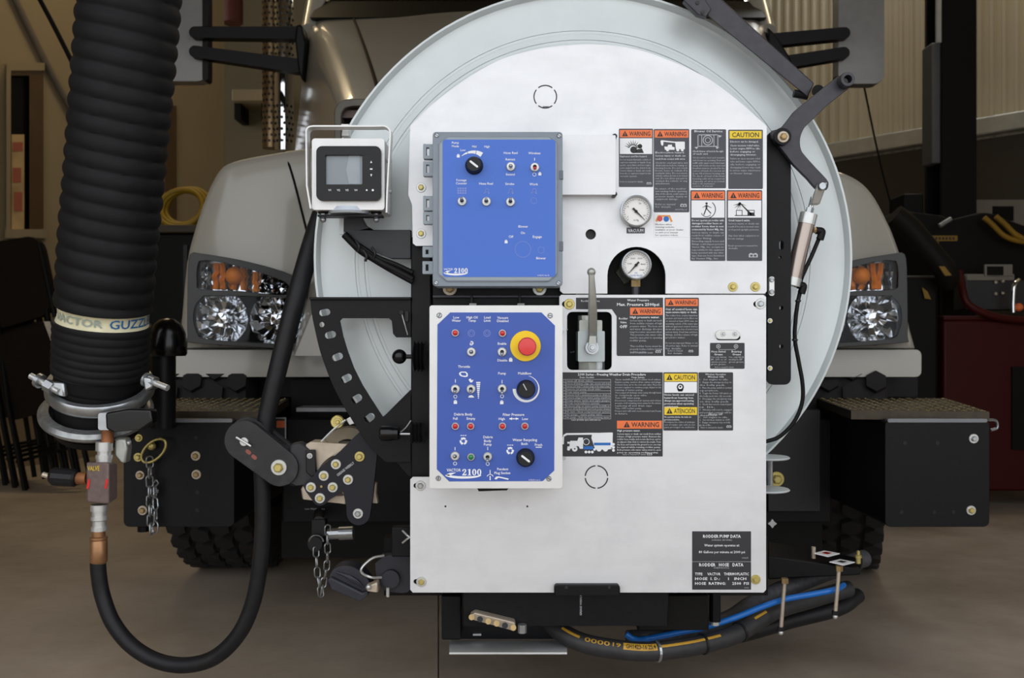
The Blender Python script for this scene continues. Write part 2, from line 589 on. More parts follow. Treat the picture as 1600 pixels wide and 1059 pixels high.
# opening with a brown frame in the left wall and the room's poster behind it
def wl_panel(x0, y0, x1, y1, off, th):
    f = on_wall(wall_left_d, off)
    g = on_wall(wall_left_d, off - th)
    c = [f(x0, y1), f(x1, y1), f(x1, y0), f(x0, y0), g(x0, y1), g(x1, y1), g(x1, y0), g(x0, y0)]
    return c
d1 = thing('window_1', 'brown framed opening in the beige left wall', 'window', WLF(40, 360))
del d1['category'], d1['label']
struct(d1)
MB().hexa(wl_panel(16, 106, 66, 364, 0.02, 0.015)).build('pane', 'machine', d1, label='dark glass')
MB().hexa(wl_panel(10, 100, 17, 368, 0.07, 0.06)).build('window_frame', 'wall', d1)
MB().hexa(wl_panel(10, 98, 70, 110, 0.07, 0.06)).build('window_frame', 'wall', d1)
MB().hexa(wl_panel(46, 110, 68, 368, 0.06, 0.05)).build('window_frame', 'frame', d1)
MB().hexa(wl_panel(17, 110, 46, 118, 0.06, 0.05)).build('window_frame', 'frame', d1)
MB().hexa(wl_panel(8, 358, 72, 372, 0.10, 0.09)).build('window_sill', 'wall', d1)
po = thing('poster', 'cream and red poster seen through the brown framed opening', 'poster', WLF(27, 360))
MB().hexa(wl_panel(18, 210, 38, 358, 0.05, 0.01)).build('sheet', 'poster', po)
b = MB()
for (x0, y0, x1, y1) in ((20, 222, 36, 236), (20, 262, 33, 285), (22, 300, 35, 330)):
    b.hexa(wl_panel(x0, y0, x1, y1, 0.054, 0.004))
b.build('print', mat('poster_print', (168, 92, 70), .6), po)
# door-like wooden post beside the vacuum hose, shelf in the recess, wall end
tag(MB().hexa(wl_panel(258, 165, 276, 560, 0.07, 0.05)).build('timber_post', 'frame', loc=WLF(267, 560)), 'brown upright timber on the beige wall right of the fat hose', 'post')
sh = thing('wall_shelf', 'small pale shelf bracketed on the olive wall behind the perforated pipe', 'shelf', W(392, 170, 7.1))
MB().pbox(362, 139, 424, 157, 7.0, 0.38).build('shelf_board', 'wall', sh, bevel=0.01)
MB().pbox(366, 158, 376, 186, 7.1, 0.28).build('bracket', 'machine', sh)
MB().pbox(408, 158, 418, 186, 7.1, 0.28).build('bracket', 'machine', sh)
pp = thing('sprinkler_pipe', 'dark red drop pipe hanging behind the left mirror arms', 'pipe', W(372, 40, 6.6))
MB().cyl(W(364, -60, 6.6), W(364, 38, 6.6), 0.07, n=14).build('pipe', 'machine', pp, smooth=40)
MB().cyl(W(364, 0, 6.5), W(364, 36, 6.5), 0.085, n=14).build('coupling', mat('dull_red', (92, 40, 30), 0.6), pp, smooth=40)
# cable over the left wall; the grey tube is added as its shadow
tag(MB().tube([W(52, -20, 2.6), W(90, 52, 2.6), W(128, 128, 2.6), W(170, 210, 2.6)], 0.011, 8).build('power_cable', 'machine', smooth=60, loc=W(52, -20, 2.6)), 'black cable sloping down in front of the beige wall at upper left', 'cable')
tag(MB().tube([WLF(20, -20) - Vector((0, .06, 0)), WLF(70, 85) - Vector((0, .06, 0)), WLF(125, 190) - Vector((0, .06, 0))], 0.02, 8).build('shadow_tube', mat('shadow_grey', (112, 102, 88), 0.6), smooth=60, loc=WLF(20, -20)), 'grey tube standing in for a cable shadow across the beige wall left of the fat hose', 'shadow_tube')

# steel column and grey post at the right
co = thing('steel_column', 'black steel column standing before the ribbed wall', 'column', (W(1500, 529, 3.7).x, 3.7, 0))
X0, X1 = W(1472, 0, 3.6).x, W(1526, 0, 3.6).x
b = MB(); b.box((X0, 3.6, 0), (X1, 3.63, 4.9)); b.box((X0, 3.80, 0), (X1, 3.83, 4.9)); b.box(((X0 + X1) / 2 - .012, 3.63, 0), ((X0 + X1) / 2 + .012, 3.80, 4.9))
b.build('beam', 'black', co)
b = MB(); b.box((X0 - .05, 3.55, 0), (X1 + .05, 3.88, 0.02)); b.build('base_plate', 'black', co)
gp = thing('grey_post', 'short grey box fixed to the left side of the black column', 'duct', W(1468, 255, 3.66))
MB().pbox(1456, 66, 1471, 255, 3.62, 0.14).build('casing', mat('grey_casing', (92, 92, 94), 0.5), gp, bevel=0.01)
MB().pbox(1464, -60, 1471, 66, 3.60, 0.02).build('flange', mat('pale_casing', (178, 180, 182), 0.5), gp)
# ------------------------------------------------------------------ truck
TY = 1.15                                  # fender front, distance 3.05
TX = 0.112                                 # truck centre line
truck = thing('truck', 'white heavy truck with sloped hood parked behind the big reel', 'truck', (TX, 2.0, 0))

def pillow(outline, y, depth, m, name, steps=((0.86, -0.0), (0.95, 0.012), (0.985, 0.05), (1.0, 0.13))):
    cx = sum(p[0] for p in outline) / len(outline)
    cy = sum(p[1] for p in outline) / len(outline)
    rings = []
    P = [Vector((p[0], p[1], 0)) for p in outline]
    for s, dy in steps:
        rings.append([W(cx + (p.x - cx) * s, cy + (p.y - cy) * s, y) + Vector((0, dy, 0)) for p in P])
    rings.append([W(p.x, p.y, y) + Vector((0, depth, 0)) for p in P])
    b = MB().loft(rings)
    return b
def smooth_outline(pts, n=4):
    P = [Vector((x, y, 0)) for x, y in pts]
    P = P + [P[0]]
    return [(p.x, p.y) for p in spline(P, n)[:-1]]
FL = [(271, 556), (277, 500), (285, 413), (297, 362), (312, 315), (328, 278), (345, 254), (372, 243), (420, 234), (470, 226), (530, 224), (570, 240), (575, 400), (575, 552), (420, 552), (300, 552)]
FR = [(1438, 552), (1425, 500), (1416, 413), (1404, 372), (1391, 342), (1372, 306), (1352, 282), (1325, 266), (1300, 260), (1240, 250), (1180, 245), (1150, 260), (1140, 400), (1140, 552), (1290, 552), (1400, 552)]
for o_, side in ((FL, 1), (FR, -1)):
    pillow(smooth_outline(o_, 3), TY, 0.75, 'paint', 'fender').build('fender', 'paint', truck, smooth=50)
# lower fender lip
for xs in ((269, 560), (1440, 1150)):
    x0, x1 = min(xs), max(xs)
    b = MB().rbox(x0, 546, x1, 589, 9, TY - 0.02, 0.5)
    b.build('fender_lip', 'paint', truck, bevel=0.02, seg=3)
    b = MB().rbox(x0 + 6, 588, x1 - 6, 620, 4, TY + 0.12, 0.4)
    b.build('valance', 'black', truck)
# hood: loft of cross-sections from the nose back to the cowl
rings = []
for t in (0.0, 0.03, 0.1, 0.25, 0.45, 0.7, 0.9, 1.0):
    y = 1.00 + 1.30 * t
    w = 0.62 + 0.38 * t
    zt = (1.50 if t > 0.01 else 1.44) + 0.72 * t ** 0.9
    r = 0.055 + 0.03 * t
    zl = 0.75
    pts = [(-w - 0.14, zl), (-w - 0.03, zt - 0.42)] + [(-w + r - r * math.cos(a), zt - 0.035 - r + r * math.sin(a)) for a in (0, .26, .52, .79, 1.05, 1.31, 1.57)]
    pts += [(-w * 0.45, zt - 0.012), (-w * 0.15, zt)]
    full = pts + [(-x, z) for x, z in reversed(pts)]
    rings.append([Vector((TX + x, y, z)) for x, z in full])
MB().loft(rings).build('hood', 'paint', truck, smooth=55)
# hood seam lines as narrow recess strips
for sgn in (-1, 1):
    pts = []
    for t in (0.06, 0.2, 0.4, 0.6, 0.8, 0.97):
        pts.append(Vector((TX + sgn * (0.62 + .38 * t) * 0.80 , 1.00 + 1.30 * t, 1.50 + .72 * t ** .9 - 0.0275)))
    MB().tube(pts, 0.006, 6).build('hood_seam', 'machine', truck)
# grille: dark frame with slats, mostly behind the reel
g = MB().prism(rrect(522, 154, 1150, 480, 22), [rrect(533, 166, 1139, 470, 16)], 0.93, 0.09).build('grille_frame', mat('grille_grey', (96, 92, 84), 0.4, 0.2), truck, bevel=0.006)
MB().rbox(533, 166, 1139, 470, 16, 0.99, 0.01).build('grille_backing', 'machine', truck)
for k in range(9):
    MB().pbox(534, 172 + k * 33, 1138, 184 + k * 33, 0.955, 0.03).build('grille_slat', mat('grille_bar', (86, 70, 62), 0.4, 0.3), g)
# seam between fender and hood
MB().tube([W(444, 237, TY + .03), W(450, 252, TY + .004), W(460, 285, TY - .001), W(474, 340, TY - .001), W(488, 395, TY - .001)], 0.004, 6).build('fender_seam', 'machine', truck)
# cab behind the hood
CY = 2.35
b = MB().hexa([Vector((TX - 1.0, CY, 0.9)), Vector((TX + 1.0, CY, 0.9)), Vector((TX + 1.0, CY, 2.17)), Vector((TX - 1.0, CY, 2.17)),
               Vector((TX - 1.05, CY + 1.4, 0.9)), Vector((TX + 1.05, CY + 1.4, 0.9)), Vector((TX + 1.05, CY + 1.4, 3.2)), Vector((TX - 1.05, CY + 1.4, 3.2))])
b.build('cab_body', 'paint', truck, bevel=0.04, seg=3)
MB().hexa([Vector((TX - .93, CY - .05, 2.14)), Vector((TX + .93, CY - .05, 2.14)), Vector((TX + .93, CY + .75, 3.0)), Vector((TX - .93, CY + .75, 3.0)),
           Vector((TX - .93, CY + .0, 2.14)), Vector((TX + .93, CY + .0, 2.14)), Vector((TX + .93, CY + .8, 3.0)), Vector((TX - .93, CY + .8, 3.0))]).build('windshield', 'wind', truck)
MB().hexa([Vector((TX - .97, CY - .12, 2.165)), Vector((TX + .97, CY - .12, 2.165)), Vector((TX + .97, CY + .1, 2.31)), Vector((TX - .97, CY + .1, 2.31)),
           Vector((TX - .97, CY - .02, 2.165)), Vector((TX + .97, CY - .02, 2.165)), Vector((TX + .97, CY + .14, 2.31)), Vector((TX - .97, CY + .14, 2.31))]).build('cowl', 'black', truck)
for s in (-1, 1):
    MB().tube([Vector((TX + s * .98, CY - .06, 2.12)), Vector((TX + s * 1.0, CY + .35, 2.6)), Vector((TX + s * .99, CY + .8, 3.1))], 0.045, 10).build('windshield_pillar', 'paint', truck, smooth=60)
b = MB()
b.tube([Vector((TX - .6, CY - .12, 2.27)), Vector((TX - .2, CY - .05, 2.35)), Vector((TX + .35, CY + .02, 2.40))], 0.013, 6)
b.build('wiper', 'black', truck)
# mirrors on two arms each
def mirror(x0, x1, yb, arms, hub, black_left):
    y = 2.2
    hd = MB().prism(rrect(x0, -70, x1, yb, 16, 5), (), y, 0.07).build('mirror', mat('mirror_shell', (128, 126, 124), 0.35, 0.1, coat=.3), truck, bevel=0.02, seg=3)
    if black_left:
        MB().prism(rrect(x0 - 3, -72, x0 + 12, yb + 1, 6), (), y + .025, 0.05).build('mirror_rim', 'black', hd, bevel=.01)
    else:
        MB().prism(rrect(x1 - 8, -72, x1 + 1, yb - 1, 5), (), y - .004, 0.06).build('mirror_rim', 'black', hd, bevel=.01)
    for (xa, ya, ra, xb, yb_, rb) in arms:
        MB().prism(dogbone(xa, ya, ra, xb, yb_, rb), (), y - 0.04, 0.05).build('mirror_arm', 'black', truck, bevel=0.012, seg=3)
    return hd
mirror(232, 324, 127, ((304, 50, 9, 464, 51, 10), (304, 80, 9, 463, 102, 11)), 462, False)
mirror(1310, 1382, 131, ((1320, 51, 9, 1204, 62, 10), (1319, 82, 9, 1226, 97, 10)), 1215, True)
MB().prism([(462, 36), (472, 38), (479, 70), (472, 126), (466, 112), (460, 60)], (), 2.1, 0.1).build('mirror_bracket', 'black', truck, bevel=.01)
MB().prism([(1200, 40), (1212, 52), (1236, 90), (1240, 106), (1222, 108), (1200, 78)], (), 2.1, 0.1).build('mirror_bracket', 'black', truck, bevel=.01)
# headlights
def headlight(mx):
    y = TY - 0.078
    X = (lambda p: [(mx - x, yy) for x, yy in p]) if mx else (lambda p: p)
    xx = (lambda x: mx - x) if mx else (lambda x: x)
    out = smooth_outline([(302, 394), (295, 404), (293, 460), (293, 525), (298, 535), (380, 541), (470, 546), (481, 541), (483, 525), (481, 478), (474, 448), (462, 434), (430, 420), (370, 405)], 3)
    turn = smooth_outline([(311, 408), (330, 407), (360, 413), (400, 424), (440, 438), (452, 448), (455, 459), (430, 460), (370, 454), (314, 452), (308, 440), (308, 420)], 3)
    low = smooth_outline([(318, 462), (306, 476), (302, 495), (306, 515), (318, 529), (380, 534), (450, 537), (470, 530), (474, 505), (470, 480), (458, 467), (400, 463)], 3)
    z = thing('tmp', 't', 't', (0, 0, 0))
    hl = MB().prism(X(out), [X(turn), X(low)], y, 0.078).build('headlight', 'bezel', truck, bevel=0.006)
    bpy.data.objects.remove(z)
    MB().prism(X(out), (), y + 0.072, 0.006).build('housing', 'machine', hl)
    MB().prism(X([(293, 480), (303, 478), (303, 500), (322, 533), (296, 533)]), (), y + 0.046, 0.003).build('side_reflector', mat('blue_tint', (30, 50, 110), .3), hl)
    # faceted reflector bowls
    for (cx, cy, r) in ((345, 497, 43), (432, 499, 42)):
        c = W(xx(cx), cy, y + .02)
        s = S(y)
        b = MB()
        nf, rows_ = 26, ((1.0, 0.0), (.86, .018), (.62, .036), (.36, .046), (.16, .049))
        rg = random.Random(int(cx))
        for i in range(nf):
            for (q, h) in rows_:
                a = 2 * math.pi * i / nf + .10 * math.sin(i * 2.1)
                k_ = q * (1 if q == 1.0 else (1.05 if i % 2 else .93) + rg.uniform(-.05, .05))
                b.v.append(c + Vector((math.cos(a) * r * s * k_, h, math.sin(a) * r * s * k_)))
        b.f = [(i * 5 + q, ((i + 1) % nf) * 5 + q, ((i + 1) % nf) * 5 + q + 1, i * 5 + q + 1) for i in range(nf) for q in range(4)]
        b.fm = [0] * len(b.f)
        b.build('reflector_bowl', 'chrome', hl)
        b = MB().lathe([(0, -.005), (r * s * .20, 0), (r * s * .22, .03), (r * s * .14, .05)], c, (0, 1, 0), 14)
        b.build('bulb_shield', 'chrome', hl, smooth=50)
    # turn-signal reflector and ribbed amber bulb
    b = MB().prism(X([(x, yy) for x, yy in turn]), (), y + 0.062, 0.004); b.build('signal_reflector', 'chrome', hl)
    rnd = random.Random(3)
    for k in range(13):
        x = 316 + k * 10.4
        y1 = 452 if x < 380 else 456
        y0 = 411 + max(0, (x - 350)) * 0.27
        if y1 - y0 < 8:
            continue
        am = 322 < x < 400 and k % 3 != 1
        c0, c1 = W(xx(x), y0, y + .052), W(xx(x + rnd.uniform(-2, 2)), y1, y + .052)
        MB().tube([c0.lerp(c1, u_ / 6) + Vector((rnd.uniform(-.004, .004), rnd.uniform(-.006, .004), 0)) for u_ in range(7)], .0085, 5, 0).build('signal_rib', 'amber' if am else 'chrome', hl)
    MB().sphere(W(xx(366), 431, y + .040), .028, 12).build('signal_bulb', 'amber', hl, smooth=60)
    for loop in (turn, low):
        MB().prism(X(loop), (), y + 0.006, 0.004).build('lens', 'glass', hl)
    return hl
headlight(0)
headlight(1711)
# perforated exhaust guard
ex = thing('exhaust_stack', 'chrome exhaust pipe in a perforated guard beside the hood', 'exhaust pipe', W(436, 232, 2.55))
y = 2.55
c0, c1 = W(444, 236, y), W(444, -60, y)
MB().cyl(c0, c1, 15 * S(y), n=24).build('pipe', 'chrome', ex, smooth=40)
c0, c1 = W(424, 232, y + .12), W(424, -60, y + .12)
MB().cyl(c0, c1, 14 * S(y), n=24).build('guard', mat('guard_steel', (140, 116, 84), .35, .7), ex, smooth=40)
b = MB()
for base, rad, yy, x0 in ((c0, 14, y + .12, 424), (W(444, 236, y), 15, y, 444)):
    R = rad * S(y) + .0008
    for row in range(27):
        py = 222 - row * 9
        if x0 == 444 and 118 < py < 160:
            continue
        for k in range(5):
            a = math.radians(-150 + k * 30 + (15 if row % 2 else 0))
            cc = W(x0, py, yy)
            p = Vector((base.x, base.y, cc.z)) + Vector((math.cos(a), math.sin(a), 0)) * R
            nn = Vector((math.cos(a), math.sin(a), 0))
            b.cyl(p - nn * .002, p + nn * .0006, 0.0068, n=7)
b.build('perforation', 'ink', ex, kind='stuff')
# front tyres with raised tread blocks
def tyre(x, yaw, label):
    R, w = 0.485, 0.29
    c = Vector((x, TY + 0.42, R))
    t = thing('tyre', label, 'tyre', (x, TY + .42, 0))
    ax = Vector((math.cos(yaw), math.sin(yaw), 0))
    MB().lathe([(.28, -w / 2 + .02), (R * .8, -w / 2), (R * .955, -w / 2 + .015), (R * .965, 0), (R * .955, w / 2 - .015), (R * .8, w / 2), (.28, w / 2 - .02), (.28, -w / 2 + .02)], c, ax, 48).build('carcass', 'tyre', t, smooth=40)
    MB().cyl(c - ax * .09, c + ax * .09, .282, n=32).build('wheel', 'machine', t, smooth=40)
    a, u, v = frame_of(ax)
    blk = []
    N = 40
    for i in range(N):
        for k, off in enumerate((-.105, -.035, .035, .105)):
            th = 2 * math.pi * (i + (0.5 if k % 2 else 0)) / N
            rd = u * math.cos(th) + v * math.sin(th)
            tg = -u * math.sin(th) + v * math.cos(th)
            p = c + rd * (R * .955) + ax * off
            if p.y > c.y + .1 or p.z > 0.72:
                continue
            h = []
            for dz in (R * .047, -.01):
                for q in range(6):
                    an = math.radians(60 * q + 30)
                    h.append(p + rd * dz + ax * (.033 * math.cos(an)) + tg * (.034 * math.sin(an)))
            f = [(0, 1, 2, 3, 4, 5), (11, 10, 9, 8, 7, 6)] + [(q, (q + 1) % 6, 6 + (q + 1) % 6, 6 + q) for q in range(6)]
            MB().add(h, f).build('tread_block', 'tyre', t)
    return t
tyre(-0.96, 0.0, 'front tyre under the left fender behind the hose loop')
tyre(1.15, -0.28, 'front tyre turned outward under the right bumper box')

# ------------------------------------------------------------------ bumper with step boxes
BY = 0.55
bump = thing('front_bumper', 'black steel bumper with box ends and tread plate steps', 'bumper', W(870, 826, BY))
def box_end(fx0, fx1, inner, left):
    b = MB().prism(rrect(fx0, 656, fx1, 823, 9), (), BY, 0.55)
    e = b.build('bumper_end', 'black', bump, bevel=0.006)
    MB().rbox(fx0 + 4, 654, fx1 - 3, 660, 2.5, BY - .004, .02).build('edge_strip', mat('worn_edge', (120, 122, 126), .35, .4), e, bevel=.002)
    return e
eL = box_end(193, 366, 0, True)
eR = box_end(1383, 1546, 0, False)
def tread(xa, xb, xc, xd):
    """near edge px xa..xb at the box front, far edge px xc..xd at the rear"""
    z = W(0, 645, BY).z + .002
    def pt(px, d):
        return Vector(((px - 800) * d / F, d - D0, z))
    q = [pt(xa, 2.50), pt(xb, 2.46), pt(xd, 3.02), pt(xc, 3.02)]
    dn = Vector((0, 0, -.022))
    tp = MB().hexa([q[0], q[1], q[1] + dn, q[0] + dn, q[3], q[2], q[2] + dn, q[3] + dn]).build('tread_plate', mat('tread_plate_steel', (66, 58, 46), .45, .5, .2, 60), bump)
    b = MB()
    nu, nv = 15, 11
    for i in range(nu):
        for j in range(nv):
            u, v = (i + .5) / nu, (j + .5) / nv
            p = (q[0] * (1 - u) + q[1] * u) * (1 - v) + (q[3] * (1 - u) + q[2] * u) * v
            a = math.radians(40 if (i + j) % 2 else -40)
            dx, dy = Vector((math.cos(a), math.sin(a), 0)) * .009, Vector((-math.sin(a), math.cos(a), 0)) * .0035
            b.add([p + dx, p + dy, p - dx, p - dy, p + Vector((0, 0, .004))], [(0, 1, 4), (1, 2, 4), (2, 3, 4), (3, 0, 4)])
    b.build('tread_lugs', mat('tread_lug_steel', (214, 196, 148), .25, .8, .1, 60), tp, kind='stuff')
tread(1330, 1546, 1276, 1478)
MB().pbox(440, 812, 1285, 872, BY + .46, 0.05).build('dark_lower_sheet', 'machine', bump)  # black sheet added to keep the gap below the centre beam dark
MB().pbox(455, 592, 1285, 664, BY + .62, 0.05).build('dark_upper_sheet', 'machine', bump)  # black sheet added to keep the gap above the centre beam dark
tread(193, 420, 268, 452)
MB().pbox(440, 655, 1300, 815, BY + .42, 0.1).build('centre_beam', 'black', bump, bevel=.005)
MB().pbox(1200, 640, 1282, 800, BY + .38, 0.02).build('gusset_plate', mat('dark_grey_plate', (26, 26, 30), .5), bump, bevel=.003)
MB().pbox(463, 637, 552, 643, BY + .30, 0.1).build('edge_strip', mat('worn_edge', (0, 0, 0)), bump)
for (x, y_, r, me) in ((217, 684, 6, BOLTG), (216, 714, 7, BOLTG), (219, 742, 7, BOLTB), (223, 797, 7.5, BOLTB), (306, 712, 7.5, BOLTB), (307, 741, 7.5, BOLTB), (1521, 685, 7.5, BOLTS), (1517, 797, 7.5, BOLT)):
    bolt(bump, x, y_, BY, r, me)
bolt(bump, 1213, 748, BY + .34, 12, BOLTG)
for (x, y_) in ((306, 684), (308, 769), (308, 797), (1414, 692), (1465, 692), (1409, 800), (1460, 800), (1490, 800)):
    MB().disc(x, y_, BY - .001, 3.2, .004, 10).build('hole_plug', 'dark', bump)
b = MB().tube([W(1543, 656, BY + .02), W(1556, 657, BY + .02), W(1558, 668, BY + .02), W(1548, 672, BY + .02)], .004, 6)
b.build('hook', 'steel', bump, smooth=60)
MB().tube([W(224, 820, BY + .02), W(224, 830, BY + .02)], .015, 8, 0).build('rubber_foot', 'machine', bump)
for (x0, y0, x1, y1) in ((374, 706, 400, 752), (415, 652, 447, 698)):
    d_ = MB().prism([(x0, y0), (x1, y0), (x1, y1), (x0, y1)], (), BY + .40, .002).build('decal', 'greytext', bump, label='small bumper warning decal')
    MB().rect(x0 + 2, y0 + 2, x1 - 2, y1 - 2, BY + .3985).build('decal_field', 'ink', d_)
    if x0 > 400:
        MB().rect(432, y0 + 5, 445, y0 + 16, BY + .398).build('header', 'orange', d_)
# post with domed cap behind the fat hose
cp = thing('capped_post', 'glossy black post with domed cap right of the fat hose', 'post', W(258, 668, 0.52))
c = W(262, 556, .52); s = S(.52)
MB().lathe([(0, 60 * s), (12 * s, 57 * s), (21 * s, 49 * s), (27 * s, 36 * s), (29.5 * s, 20 * s), (29.5 * s, 4 * s), (27 * s, 0), (20 * s, 0)], c, (0, 0, 1), 32).build('dome_cap', 'gloss', cp, smooth=50)
MB().cyl(W(255, 668, .52), W(255, 556, .52), 19 * s, n=24).build('post_tube', 'black', cp, smooth=40)
# ------------------------------------------------------------------ hose reel
RY = 0.10
RC = W(911, 403, RY)
RR = 422 * S(RY)
reel = thing('hose_reel', 'big white round hose reel behind the aluminium plates', 'hose reel', RC - Vector((0, 0, RR)))
prof = [(0.05, .012), (RR * .55, .010), (RR * .80, .010), (RR * .802, .0112), (RR * .812, .0112), (RR * .814, .010), (RR * .835, .0098), (RR * .837, .011), (RR * .846, .011), (RR * .848, .0098), (RR * .92, .012), (RR * .962, .0150), (RR * .976, .0125), (RR * .984, .003), (RR * .989, -.001), (RR * .997, .000), (RR, .006), (RR * .996, .050), (RR * .95, .056), (RR * .5, .03), (.05, .03)]
MB().lathe([(r, h) for r, h in prof], RC, (0, 1, 0), 128).build('front_flange', 'reel', reel, smooth=40)
MB().lathe([(.05, .40), (RR * .95, .40), (RR * .99, .39), (RR, .40), (RR * .99, .43), (.05, .43)], RC, (0, 1, 0), 96).build('rear_flange', 'reel', reel, smooth=40)
MB().cyl(RC + Vector((0, .03, 0)), RC + Vector((0, .41, 0)), .26, n=48).build('drum', 'reel', reel, smooth=40)
pts = []
for i in range(8 * 24 + 1):
    a = 2 * math.pi * i / 24
    pts.append(RC + Vector((math.cos(a) * .285, .075 + .30 * i / 192, math.sin(a) * .285)))
MB().tube(pts, .019, 8, 0).build('wound_hose', 'rubber2', reel, smooth=60)

# black support frame behind the plates
fr = thing('support_frame', 'black upright steel frame holding the aluminium plates', 'frame', W(660, 930, .05))
MB().pbox(642, 370, 674, 930, .03, .06).build('upright', 'black', fr, bevel=.003)
MB().pbox(674, 430, 900, 482, .035, .05).build('cross_beam', 'black', fr, bevel=.003)
MB().pbox(676, 461, 874, 465, .02, .02).build('edge_bar', 'anod', fr, bevel=.001)
for x in (703, 843):
    bolt(fr, x, 451, .03, 11, BOLTB if x == 703 else BOLT)
for x in (737, 812):
    MB().cyl(W(x, 462, .02), W(x, 476, .02), .003, n=8).build('stud', 'dark', fr)
    MB().cyl(W(x + 2, 474, .018), W(x + 2, 478, .018), .008, n=6).build('nut', 'cast', fr)
b = MB().prism([(640, 610), (672, 590), (672, 745), (640, 745), (600, 700), (598, 652)], (), .045, .006)
b.build('gusset', 'black', fr, bevel=.001)

# ------------------------------------------------------------------ upper plate
UP = thing('upper_plate', 'arched brushed aluminium upper plate with warning decals and gauges', 'metal plate', W(918, 458, 0))
top = [(641, 197), (672, 166), (712, 135), (745, 113), (787, 91), (844, 76), (900, 70), (935, 69.5), (970, 72.5), (1012, 82), (1057, 99), (1090, 114), (1119, 131), (1159, 162), (1198, 197)]
top = [(p.x, p.y) for p in spline([Vector((x, y, 0)) for x, y in top], 4)]
out = top + [(1198, 455), (1195, 458.5), (1040, 458.5), (1040, 430)] + arc(994.5, 431, 45.5, 0, 180, 18)[1:-1] + [(949, 430), (949, 458.5), (880, 458.5), (875, 454), (875, 440), (700, 440), (700, 384), (650, 384), (645, 380), (644, 320), (638, 305)]
MB().prism(out, [circ(923, 366, 8.2), slot(853, 167, 10, 2, 0)], 0, .005).build('plate', 'alu', UP)
MB().rbox(910, 352, 936, 380, 3, .012, .004).build('hole_backing', 'ink', UP)
for (x, y_, r, me) in ((658, 293, 7.6, BOLT), (658, 365, 7.6, BOLT), (1145, 448, 7.5, BOLTG), (1180, 448, 7.5, BOLTG)):
    bolt(UP, x, y_, 0, r, me)
def broken_ring(cx, cy, r, th, parent, gaps):
    b = MB()
    for a0, a1 in gaps:
        b.flat(arc(cx, cy, r, a0, a1, 10) + arc(cx, cy, r - th, a1, a0, 10), -.0006)
    return b.build('knockout_ring', 'ink', parent, fix=False)
broken_ring(852, 151, 18.5, 1.7, UP, ((52, 128), (142, 218), (232, 308), (-38, 38)))
# raised cover box right of the blue enclosure
cv = MB().rbox(874, 211, 962, 304, 2, -.028, .028).build('cover_box', 'alu', UP, bevel=.0015)
for (x, y_) in ((959, 212.5), (959, 303)):
    MB().disc(x + 1.5, y_, -.024, 4, .022, 12).build('corner_gap', 'ink', cv)

def triangle(b, x, y, s, yd):
    return b.flat([(x - s * .56, y), (x + s * .56, y), (x, y - s)], yd)

def decal(parent, label, x0, y0, x1, y1, m='decal', y=0.0, r=1.5, outline=None):
    p = outline or rrect(x0, y0, x1, y1, r, 3)
    return MB().prism(p, (), y - .0007, .0007).build('decal', m, parent, label=label)

def header(d, x0, y0, x1, y1, word, col, y=0.0, tri=True, h=None):
    yd = y - .0011
    MB().rect(x0, y0, x1, y1, yd).build('header_band', col, d, fix=False)
    b = MB()
    hh = h or (y1 - y0) * .58
    by = (y0 + y1) / 2 + hh / 2
    if tri:
        tx = x0 + (x1 - x0) * .16 if (x1 - x0) < 60 else x0 + (x1 - x0) * .22
        triangle(b, tx, by + .6, hh * 1.25, yd - .0003)
        b.text(word, tx + hh * 1.0, by, hh, yd - .0003, 'l', w=min(x1 - 3 - (tx + hh * 1.0), len(word) * hh * .85), bold=.012)
        b.build('header_lettering', 'ink', d, fix=False)
        MB().rect(tx - .35, by - hh * .75, tx + .35, by - hh * .1, yd - .0006).build('exclamation_mark', col, d, fix=False)
    else:
        b.text(word, (x0 + x1) / 2, by, hh, yd - .0003, 'c', w=min(x1 - x0 - 8, len(word) * hh * .9), bold=.012)
        b.build('header_lettering', 'ink', d, fix=False)

def lines(d, x, y0, step, h, rows, y=0.0, m='greytext', align='l', wmax=None, bold=0.0, name='lettering'):
    b = MB()
    for i, s in enumerate(rows):
        if s:
            est = len(s) * h * .80
            b.text(s, x, y0 + i * step, h, y - .0012, align, w=(min(est, wmax) if wmax else None), bold=bold, res=1)
    return b.build(name, m, d, fix=False)

def book(d, x, y, s, yd=0.0):
    b = MB()
    b.flat([(x - s, y), (x - s, y - s * .7), (x - s * .6, y - s), (x, y - s * .8), (x + s * .6, y - s), (x + s, y - s * .7), (x + s, y)], yd - .0012, [[(x - s * .7, y - s * .18), (x - s * .7, y - s * .6), (x - s * .12, y - s * .6), (x - s * .12, y - s * .18)], [(x + s * .12, y - s * .18), (x + s * .12, y - s * .6), (x + s * .7, y - s * .6), (x + s * .7, y - s * .18)]])
    b.build('manual_symbol', 'greytext', d, fix=False)

# explosion hazard
d = decal(UP, 'dark decal with an orange band and an explosion picture', 967, 201, 1020.5, 292)
header(d, 968.5, 203, 1019, 214.5, 'WARNING', 'orange')
MB().rect(968.5, 216, 1019, 240.5, -.0011).build('picture_field', 'white', d, fix=False)
b = MB()
for k in range(9):
    a = math.radians(20 + k * 17)
    b.flat([(989 + 6 * math.cos(a - .15), 233 - 6 * math.sin(a - .15)), (989 + 6 * math.cos(a + .15), 233 - 6 * math.sin(a + .15)), (989 + 15 * math.cos(a), 233 - 15 * math.sin(a))], -.0014)
b.flat(circ(990, 234, 5.5, 9), -.0014); b.flat(circ(1000, 228.5, 3.6, 12), -.0014); b.flat([(992, 239), (996, 233), (1003, 232), (1006, 239)], -.0014)
b.build('picture', 'ink', d, fix=False)
lines(d, 969, 245.5, 5, 2.6, ['Explosion and fire hazard.'], m='white', wmax=42)
